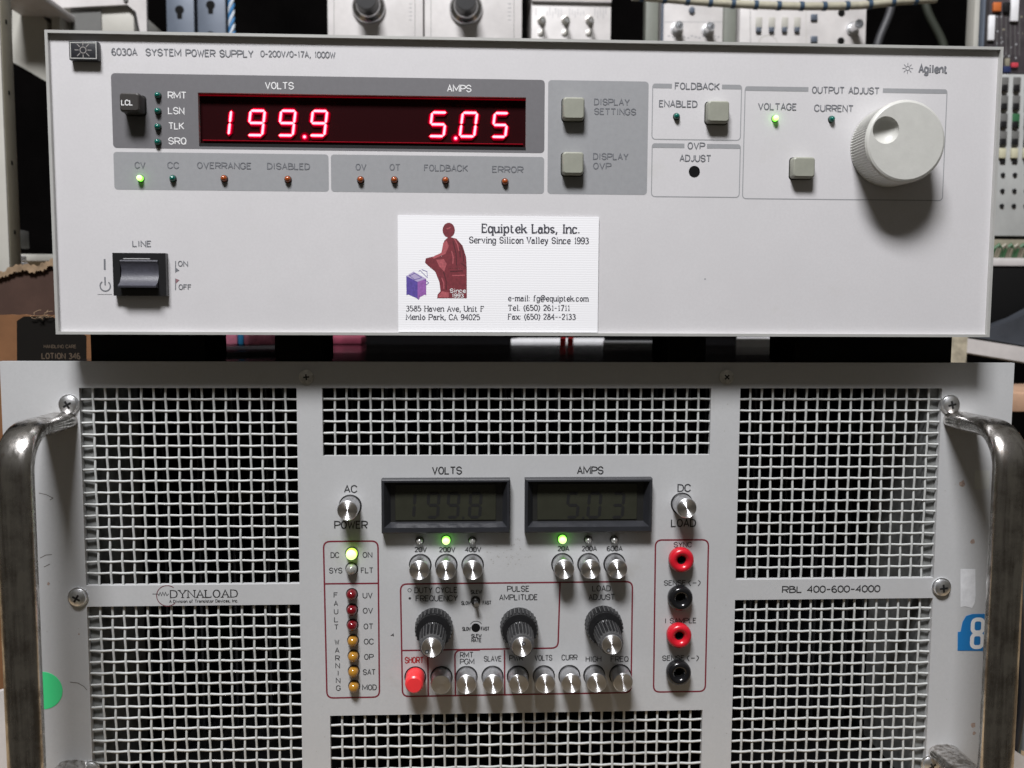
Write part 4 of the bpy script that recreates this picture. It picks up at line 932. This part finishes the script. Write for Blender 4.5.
# connector panel
Y = 345; bp_ = empty('connector_panel', (at(692, 30, Y)[0], Y + 30, 150), 'pale panel with two silver coaxial connectors below the wrapped cable bundle', 'panel')
x0, x1, _, _ = rect(661.5, 0, 723, 30, Y); MB().box(x0, x1, Y, Y + 80, 120, 330, M_CRM, .5).build('panel_body', bp_)
MB().box(x0 - .4, x0 + 1.2, Y - 2, Y - .1, 120, 330, M_STL).build('edge_strip', bp_)
def bnc(px, py, Y, par, r=3.6, ln=10):
    c = at(px, py, Y); MB().lathe(c[0], c[1], [(r * 1.4, Y), (r * 1.4, Y - 1.5), (r, Y - 1.7), (r, Y - ln), (r * .8, Y - ln), (r * .75, Y - 2), (.001, Y - 2)], M_SCR, 24).build('coaxial_connector', par)
mb = MB(); mb.strip([at(664, 22, Y), at(722, 22, Y)], .4, Y - .05, M_MDG)
for k in range(14): px = 668 + k * 3.8; mb.strip([at(px, 36 + (k % 3), Y), at(px + 2.2, 36 + (k % 3), Y)], .9, Y - .06, M_MDG)
mb.build('panel_marks', bp_, smooth=False); bnc(676.5, 29, Y, bp_); bnc(707.5, 30, Y, bp_)
c = at(691.5, 10.5, Y); MB().lathe(c[0], c[1], [(2.4, Y), (2.4, Y - 2), (.001, Y - 2.4)], M_STL, 16).build('stud', bp_)
# slide switch panel
Y = 340; sp_ = empty('slide_switch_panel', (at(803, 30, Y)[0], Y + 30, 150), 'cream panel with a row of slide switches and one silver connector', 'panel')
x0, x1, _, _ = rect(740, 0, 866.5, 30, Y); z1 = at(800, 6, Y)[1]; MB().box(x0, x1, Y, Y + 90, 120, z1 + 20, M_CRM, .5).build('panel_body', sp_)
for px in (759, 772, 785, 797.5):
    mb = MB(); pbox(mb, px - 3.2, 17, px + 3.2, 27.5, Y - .9, .9, M_BEI, .2); pbox(mb, px - 2.4, 27, px + 2.4, 31.5, Y - 2.5, 2.4, M_STL, .2); mb.build('slide_switch', sp_)
for px, py in ((814.5, 17), (814.5, 39)):
    mb = MB(); pbox(mb, px - 3.2, py - 3, px + 3.2, py + 3, Y - 2, 1.9, M_STL, .3); mb.build('slide_switch', sp_)
for px, py in ((841.5, 13), (841, 41)):
    c = at(px, py, Y); MB().lathe(c[0], c[1], [(3.0, Y), (2.6, Y - .5), (.001, Y - .6)], M_BLKM, 18).build('screw_hole', sp_)
bnc(852, 29, Y, sp_, 3.8, 14)
mb = MB(); mb.strip([at(750, -8, Y), at(750.5, 48, Y)], .4, Y - .06, M_DG); mb.strip([at(806, 8, Y), at(806.5, 48, Y)], .4, Y - .06, M_BEI)
c = at(768, 43, Y); mb.strip([(c[0] + 7.5 * math.cos(R(a)), c[1] + 6.0 * math.sin(R(a))) for a in range(0, 181, 12)], .5, Y - .06, M_BEI); mb.build('panel_marks', sp_, smooth=False)
# wrapped cable bundle
cb = empty('cable_bundle', (at(770, 4, 300)[0], 300, at(770, 10, 300)[1]), 'beige cable bundle wrapped with dark ties crossing above the panels', 'cable bundle')
path = []
for k in range(41):
    px = 632 + k * 7.6; py = -3.2 + 9.5 * math.sin(max(0, min(1, (px - 640) / 260)) * math.pi * .75) * 1.0 - (.06 * max(0, px - 860)); x_, z_ = at(px, py, 300); path.append((x_, 300, z_))
mb = MB(); mb.tube(path, 3.0, mat('beige_sleeve', (.36, .34, .26), .6, 0, .2, 200), 12); mb.build('sleeve', cb)
mb = MB()
for k in range(1, 40, 3):
    p_ = Vector(path[k]); q_ = Vector(path[min(40, k + 1)]); mb.tube([p_ - Vector((0, 0, 0)), p_ + (q_ - p_) * .55], 3.5, mat('dark_tie', (.03, .06, .10), .5), 12)
mb.build('tie', cb)
for px, am, cl, lb in ((884, 8, (.05, .05, .055), 'dark grey cable drooping in the black bay, nearer the slide switch panel'), (935, -10, (.035, .04, .03), 'dark greenish cable hanging in the black bay, nearer the rack rails')):
    pts = []
    for k in range(16):
        py = -30 + k * 6; c = at(px + am * math.sin(k * .33), py, 480); pts.append((c[0], 480, c[1]))
    tag(MB().tube(pts, 4, mat('bay_cable_%d' % px, cl, .5), 10).build('bay_cable', None), lb, 'cable')
# rails and dark module on the right
tag(MB().box(*[at(p_, 20, 300)[0] for p_ in (974.5, 979.5)], 300, 312, 100, 330, M_BEI, .5).build('rack_rail', None), 'narrow beige rack rail at the upper right', 'rack rail')
tag(MB().box(*[at(p_, 20, 300)[0] for p_ in (980.5, 988.5)], 296, 312, 100, 330, M_STL, .8).build('rack_rail', None), 'narrow blue grey rack rail at the upper right', 'rack rail')
Y = 290; dm = empty('dark_module', (at(1010, 40, Y)[0], Y + 40, at(1010, 73, Y)[1]), 'dark grey electronics module with white strips and orange square at the top right', 'module')
x0 = at(988.5, 30, Y)[0]; zb_ = at(1010, 73, Y)[1]; MB().box(x0, x0 + 90, Y, Y + 6, zb_, 330, mat('module_dark', (.045, .038, .042), .5, 0, .4, 120), .5).build('module_body', dm)
for nm, r_, m_ in (('white_strip', (989, 15, 995, 40), M_WHT), ('white_strip', (1011.5, -6, 1019, 21), M_WHT), ('orange_square', (993.8, 2, 1001.5, 11), mat('orange_tile', (.50, .13, .03), .5)), ('dark_knob', (1004.5, 2, 1010.5, 12), M_BLK), ('red_button', (1012, 62.5, 1018.5, 67), mat('pink_red', (.5, .05, .07), .4)), ('blue_button', (1004, 66, 1011, 72), mat('navy', (.02, .03, .09), .4)), ('cream_button', (1006, 58, 1010, 66), M_TAN)):
    mb = MB(); pbox(mb, *r_, Y - 2.5, 2.4, m_, .3); mb.build(nm, dm)
mb = MB()
for k in range(6): mb.strip([at(997 + k * 4.5, 14, Y), at(997 + k * 4.5, 56, Y)], .5, Y - .05, M_DG)
for k in range(18): c = at(random.uniform(996, 1023), random.uniform(14, 58), Y); mb.poly(circ(c[0], c[1], random.uniform(.4, .9), 8), Y - .07, random.choice([M_TAN, M_MDG, M_STL]))
mb.build('panel_marks', dm, smooth=False)
# patch panel
Y = 280; pp = empty('patch_panel', (at(1010, 150, Y)[0], Y + 40, at(1010, 236, Y)[1]), 'pale patch panel with columns of small sockets right of the power supply', 'patch panel')
x0 = at(985, 150, Y)[0]; z1 = at(1010, 74, Y)[1]; z0 = at(1010, 236, Y)[1]; M_PP = mat('patch_panel_grey', (.40, .41, .40), .5, 0, .1, 60)
MB().box(x0, x0 + 95, Y, Y + 60, z0, z1, M_PP, .5).build('panel_body', pp)
M_GS = mat('socket_green', (.03, .12, .05), .5)
for r_, py in enumerate((84, 102.5, 120.5, 138, 152.5, 175, 191, 206)):
    for c_ in range(4):
        px = 1005.2 + c_ * 12 - r_ * .55
        mb = MB()
        if r_ < 4:
            pbox(mb, px - 3.6, py - 7, px + 3.6, py + 7, Y - 1.0, .9, M_DG if (r_, c_) != (2, 1) else M_GS, .2); pbox(mb, px - 2.6, py + .5, px + 2.6, py + 6.6, Y - 3.4, 2.3, M_BLK, .3)
        elif r_ == 4:
            pbox(mb, px - 3.2, py - 4.5, px + 3.2, py + 5.5, Y - 2.4, 2.3, mat('cream_key', (.52, .50, .36), .5), .3); pbox(mb, px - 2.6, py + 6.8, px + 2.6, py + 11, Y - 1, .9, M_BLK, .2)
        else:
            c = at(px, py, Y); mb.lathe(c[0], c[1], [(1.7, Y), (1.7, Y - 1), (.001, Y - 1)], M_BLK, 10); c = at(px - 2.4, py + 3.4, Y)
        mb.build('socket', pp)
# lower right shelf with green wires
sh = empty('wire_tray', (at(1010, 255, 270)[0], 300, at(1010, 266, 270)[1]), 'cream tray edge with green wires below the patch panel', 'tray')
x0 = at(984, 250, 270)[0]; z1 = at(1010, 238, 270)[1]; z0 = at(1010, 266, 270)[1]; zm = at(1010, 258, 270)[1]
MB().box(x0, x0 + 95, 270, 330, z0, zm, M_CRM, .5).build('tray_lip', sh); MB().box(x0, x0 + 95, 282, 330, zm + .1, z1, M_TAN, .5).build('tray_back', sh)
mb = MB(); M_GW = mat('green_wire', (.04, .12, .05), .5)
for k in range(7):
    px = 994 + k * 6; pts = [(*[v for v in (at(px + dx, py, 276)[0], 276 - dd)], at(px + dx, py, 276)[1]) for dx, py, dd in ((-3, 257, 0), (-2, 249, 3), (2, 245, 4), (5, 249, 3), (6, 257, 0))]
    mb.tube(pts, 1.5, M_GW if k % 2 == 0 else M_TAN, 8)
mb.build('wire', sh)
# black monitor-like box with grey base (right, below the tray)
Y = 250; bb = empty('black_case', (at(1015, 320, Y)[0], Y + 30, at(1015, 345, Y)[1]), 'black glossy case on a cream beam right of the power supply', 'case')
x0 = at(982, 300, Y)[0]; MB().box(x0, x0 + 110, Y + 20, Y + 60, at(1010, 338, Y)[1], at(1010, 268, Y + 20)[1], M_BLKM, 1).build('case_body', bb)
mb = MB(); P = bgp([(968, 336), (1060, 352), (1060, 296), (1018, 318), (985, 330), (970, 330)], Y); mb.prism(P, Y, Y + 15, mat('slate_plastic', (.05, .055, .065), .35, 0, .3, 30)); mb.build('sloping_base', bb)
tag(MB().prism(bgp([(963, 352), (1060, 368), (1060, 353), (966, 338)], 235), 235, 260, M_CRM).build('support_beam', None), 'slanting cream support beam behind the right end of the gap', 'beam')
tag(MB().prism(bgp([(941, 362), (966, 364), (968, 334), (949, 334)], 215), 215, 232, mat('stained_cream', (.36, .33, .25), .7, 0, .4, 130)).build('stained_post', None), 'stained cream post end in the gap at the right', 'post')
# things lying on top of the load, in the gap
ZT = LZ1 - 1.2
def topq(px, py):  # point on the cover under a pixel
    d = FWD + RT * ((px - 512) / F_PX) + UP * ((384 - py) / F_PX); t_ = (ZT - CAM.z) / d.z; p_ = CAM + d * t_; return p_.x, p_.y
def slab(name, quad, h, m, label_, cat, lift=0):
    mb = MB(); i = mb.mi(m); Q = [topq(*p_) for p_ in quad]
    A = [mb.bm.verts.new((x_, y_, ZT + .02 + lift)) for x_, y_ in Q]; B = [mb.bm.verts.new((x_, y_, ZT + lift + h)) for x_, y_ in Q]
    mb.face(A, i); mb.face(B, i)
    for k in range(4): mb.face([A[k], A[(k + 1) % 4], B[(k + 1) % 4], B[k]], i)
    return tag(mb.build(name, None), label_, cat)
slab('metal_plate', [(211, 356), (330, 354), (330, 346.5), (214, 349)], 1.6, mat('plate_grey', (.34, .35, .38), .35, .3, .2, 60), 'thin grey metal plate lying on the rack unit near the pink wrapper', 'plate')
slab('paper_label', [(736, 347), (773, 347), (773, 344), (737, 344)], 5.5, M_WHT, 'white paper slip lying in the gap right of centre', 'paper')
slab('film_strip', [(603, 347), (666, 347), (655, 343.5), (603, 343.5)], 2.2, mat('silver_strip', (.4, .41, .42), .3, .4), 'silver strip lying in the gap under the business card corner', 'strip')
slab('white_rail', [(511, 342), (604, 342), (604, 341), (520, 341)], 2.5, M_WHT, 'white narrow strip far back in the gap below the business card', 'strip')
mb = MB()
for dx in (0, 7.5):
    P = [topq(*p_) for p_ in ((560 + dx, 346.6), (565 + dx, 346.6), (566 + dx, 344.8), (561 + dx, 344.8))]; i = mb.mi(mat('red_mark_paint', (.85, .03, .04), .4)); A = [mb.bm.verts.new((x_, y_, ZT + .3)) for x_, y_ in P]; B = [mb.bm.verts.new((x_, y_, ZT + 5.5)) for x_, y_ in P]
    mb.face(A, i); mb.face(B, i)
    for k in range(4): mb.face([A[k], A[(k + 1) % 4], B[(k + 1) % 4], B[k]], i)
mb.build('red_mark', load)
# pink and blue wrapper
mb = MB(); M_PK = mat('pink_foil', (.75, .22, .32), .35, 0, .5, 90, .4, 200); M_BL = mat('blue_foil', (.05, .35, .7), .35)
x0, y0 = topq(221, 345); x1, _ = topq(272, 345); xb0, xb1 = x0 + (x1 - x0) * .33, x0 + (x1 - x0) * .45
for a, b, m_ in ((x0, xb0, M_PK), (xb0 + .1, xb1, M_BL), (xb1 + .1, x1, M_PK)): mb.box(a, b, y0, y0 + 40, ZT + .05, ZT + 9, m_, 1.2)
tag(mb.build('foil_wrapper', None), 'pink and blue foil wrapper lying behind the grey plate', 'wrapper')
mb = MB(); x0, y0 = topq(326, 344.5); x1, _ = topq(362, 344.5); mb.box(x0, x1, y0, y0 + 30, ZT + .05, ZT + 6, mat('dusky_pink', (.5, .10, .17), .4, 0, .4, 80), 1.5)
tag(mb.build('pink_pouch', None), 'dark pink pouch lying behind the second foot of the power supply', 'pouch')
# cardboard boxes on the left
Y = 95
bx = empty('cardboard_box', (at(30, 340, Y)[0], Y + 60, -243), 'torn open cardboard box with a black printed side left of the rack unit', 'box')
xr = at(97, 350, Y)[0]; x0 = at(-60, 350, Y)[0]; xs_ = at(88, 350, Y)[0]; zt_ = at(30, 315, Y)[1]
def ragged(xa, xb, zbase, amp, n, Y, z0, th, m, name, par, slope=0):
    pts = [(xa, z0), (xb, z0)]; 
    for k in range(n + 1):
        u = 1 - k / n; pts.append((xa + (xb - xa) * u, zbase + slope * u + random.uniform(-amp, amp)))
    return MB().prism(pts, Y, Y + th, m).build(name, par, smooth=False)
ragged(x0, xr, zt_, .5, 24, Y, -243, 3, M_CARDB, 'front_wall', bx)
MB().box(xr - 3, xr, Y + 3.1, Y + 200, -243, zt_ - 1, M_CARDB).build('side_wall', bx)
pm = MB().prism([at(*p_, Y) for p_ in ((17.5, 420), (86.5, 420), (86.5, 336), (62, 321), (50, 316), (24, 316.5), (17, 321))], Y - .25, Y - .05, mat('black_print', (.008, .007, .006), .9, spec=.1)).build('printed_panel', bx, smooth=False)
mb = MB(); M_CT = mat('brown_lettering', (.07, .048, .03), .7); text(mb, 'LOTION 346', 42, 80, 356, 5.2, Y - .25, M_CT, 'plot', .2); text(mb, 'HANDLING CARE', 44, 76, 346.5, 3, Y - .25, M_CT, 'plot', .18); mb.build('lettering', pm, smooth=False, fix=False)
Y2 = 185; zt2 = at(20, 280, Y2)[1]
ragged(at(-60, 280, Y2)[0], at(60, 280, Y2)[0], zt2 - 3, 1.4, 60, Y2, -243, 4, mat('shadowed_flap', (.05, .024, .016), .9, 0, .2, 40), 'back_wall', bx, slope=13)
xa, xb = at(-60, 280, Y2 - 2)[0], at(60, 280, Y2)[0]; up_, dn_ = [], []
for k in range(71):
    u = k / 70; zc = zt2 - .5 + 14 * (1 - (1 - u)) * .9 + 1.2 * math.sin(u * 21); up_.append((xa + (xb - xa) * u, zc + random.uniform(-.5, 1.8))); dn_.append((xa + (xb - xa) * u, zc - 3.2 + random.uniform(-1.4, .6)))
MB().prism(dn_ + up_[::-1], Y2 - 2.5, Y2 - .3, M_CARDL).build('torn_edge', bx, smooth=False)
mb = MB()
for k in range(9):
    px = random.uniform(22, 54); c = at(px, 318, Y - 2); pts = [(c[0], Y - 2, c[1])]
    for j in range(5): l_ = pts[-1]; pts.append((l_[0] + random.uniform(-1.5, 2.5), l_[1] + random.uniform(-.5, .5), l_[2] + random.uniform(-.6, 1.8)))
    mb.tube(pts, .16, M_CARDL, 5)
mb.build('torn_fibres', bx)
# things behind the box at the far left
tag(MB().box(*[at(p_, 250, 280)[0] for p_ in (-30, 54)], 280, 420, at(20, 261, 280)[1], at(20, 254, 280)[1], M_BEI, .5).build('shelf_board', None), 'thin grey shelf board behind the torn cardboard box', 'shelf')
t = MB(); pbox(t, -20, 254, 13, 259, 255, 20, M_WHT, .5); pbox(t, -20, 261, 12, 266, 250, 24, M_WHT, .5); tag(t.build('paper_stack', None), 'small stack of white papers left of the tan rack post', 'papers')
t = MB(); pbox(t, -30, 228, 10, 246, 300, 30, M_DG, .5); tag(t.build('grey_module', None), 'dark grey block left of the tan rack post', 'block')
t = MB(); pbox(t, -30, 258, 4, 300, 330, 30, M_BEI, .5); tag(t.build('beige_block', None), 'beige block behind the papers at the far left', 'block')
# left and right bottom corners behind the handles
t = MB(); x0, z0_ = at(9, 690, 60); P = bgp([(-30, 700), (6, 690), (16, 702), (16, 800), (-30, 800)], 60); t.prism(P, 60, 64, M_CRM); tag(t.build('folded_paper', None), 'cream folded paper at the lower left behind the chrome handle', 'paper')
t = MB(); P = bgp([(1010, 747), (1016, 752), (1060, 780), (1060, 830), (1006, 830)], 60); t.prism(P, 60, 64, M_CRM); tag(t.build('folded_paper', None), 'cream folded paper at the lower right corner behind the chrome handle', 'paper')
xq = at(1000, 600, 110)[0]
tag(MB().box(xq, xq + 110, 110, 200, at(1020, 668, 110)[1], at(1020, 596, 110)[1], mat('red_brown_card', (.26, .09, .045), .8, 0, .2, 40), 1).build('brown_carton', None), 'red brown carton behind the right handle', 'carton')
tag(MB().box(xq, xq + 110, 130, 200, at(1020, 593, 130)[1], at(1020, 560, 130)[1], M_BEI, 1).build('pale_carton', None), 'pale carton above the red brown carton behind the right handle', 'carton')
tag(MB().box(xq, xq + 110, 130, 200, at(1020, 412, 130)[1], at(1020, 393, 130)[1], mat('tan_skin', (.42, .26, .17), .6, 0, .2, 60), 1).build('tan_parcel', None), 'tan parcel at the right edge beside the top of the right handle', 'parcel')
for k in range(4):
    pts = []
    for j in range(24):
        py = 560 + j * 11; px = 1016 + k * 3.2 + 4 * math.sin(j * .23 + k * 1.3) - (8 - k * 2) * math.sin(max(0, min(1, (py - 650) / 110)) * math.pi) * -.6
        c = at(px, py, 75 + k * 4); pts.append((c[0], 75 + k * 4, c[1]))
    m_ = (mat('black_cable', (.015, .016, .02), .4), mat('teal_cable', (.05, .08, .09), .35), mat('grey_cable', (.16, .17, .18), .4), mat('black_cable', (.0, .0, .0)))[k]
    lb = ('black cable hanging closest to the right handle', 'dark teal cable hanging right of the black cable', 'grey cable hanging near the right edge', 'outermost black cable at the right edge')[k]
    tag(MB().tube(pts, 2.2, m_, 10).build('hanging_cable', None), lb, 'cable', 'cables hanging behind the right handle')
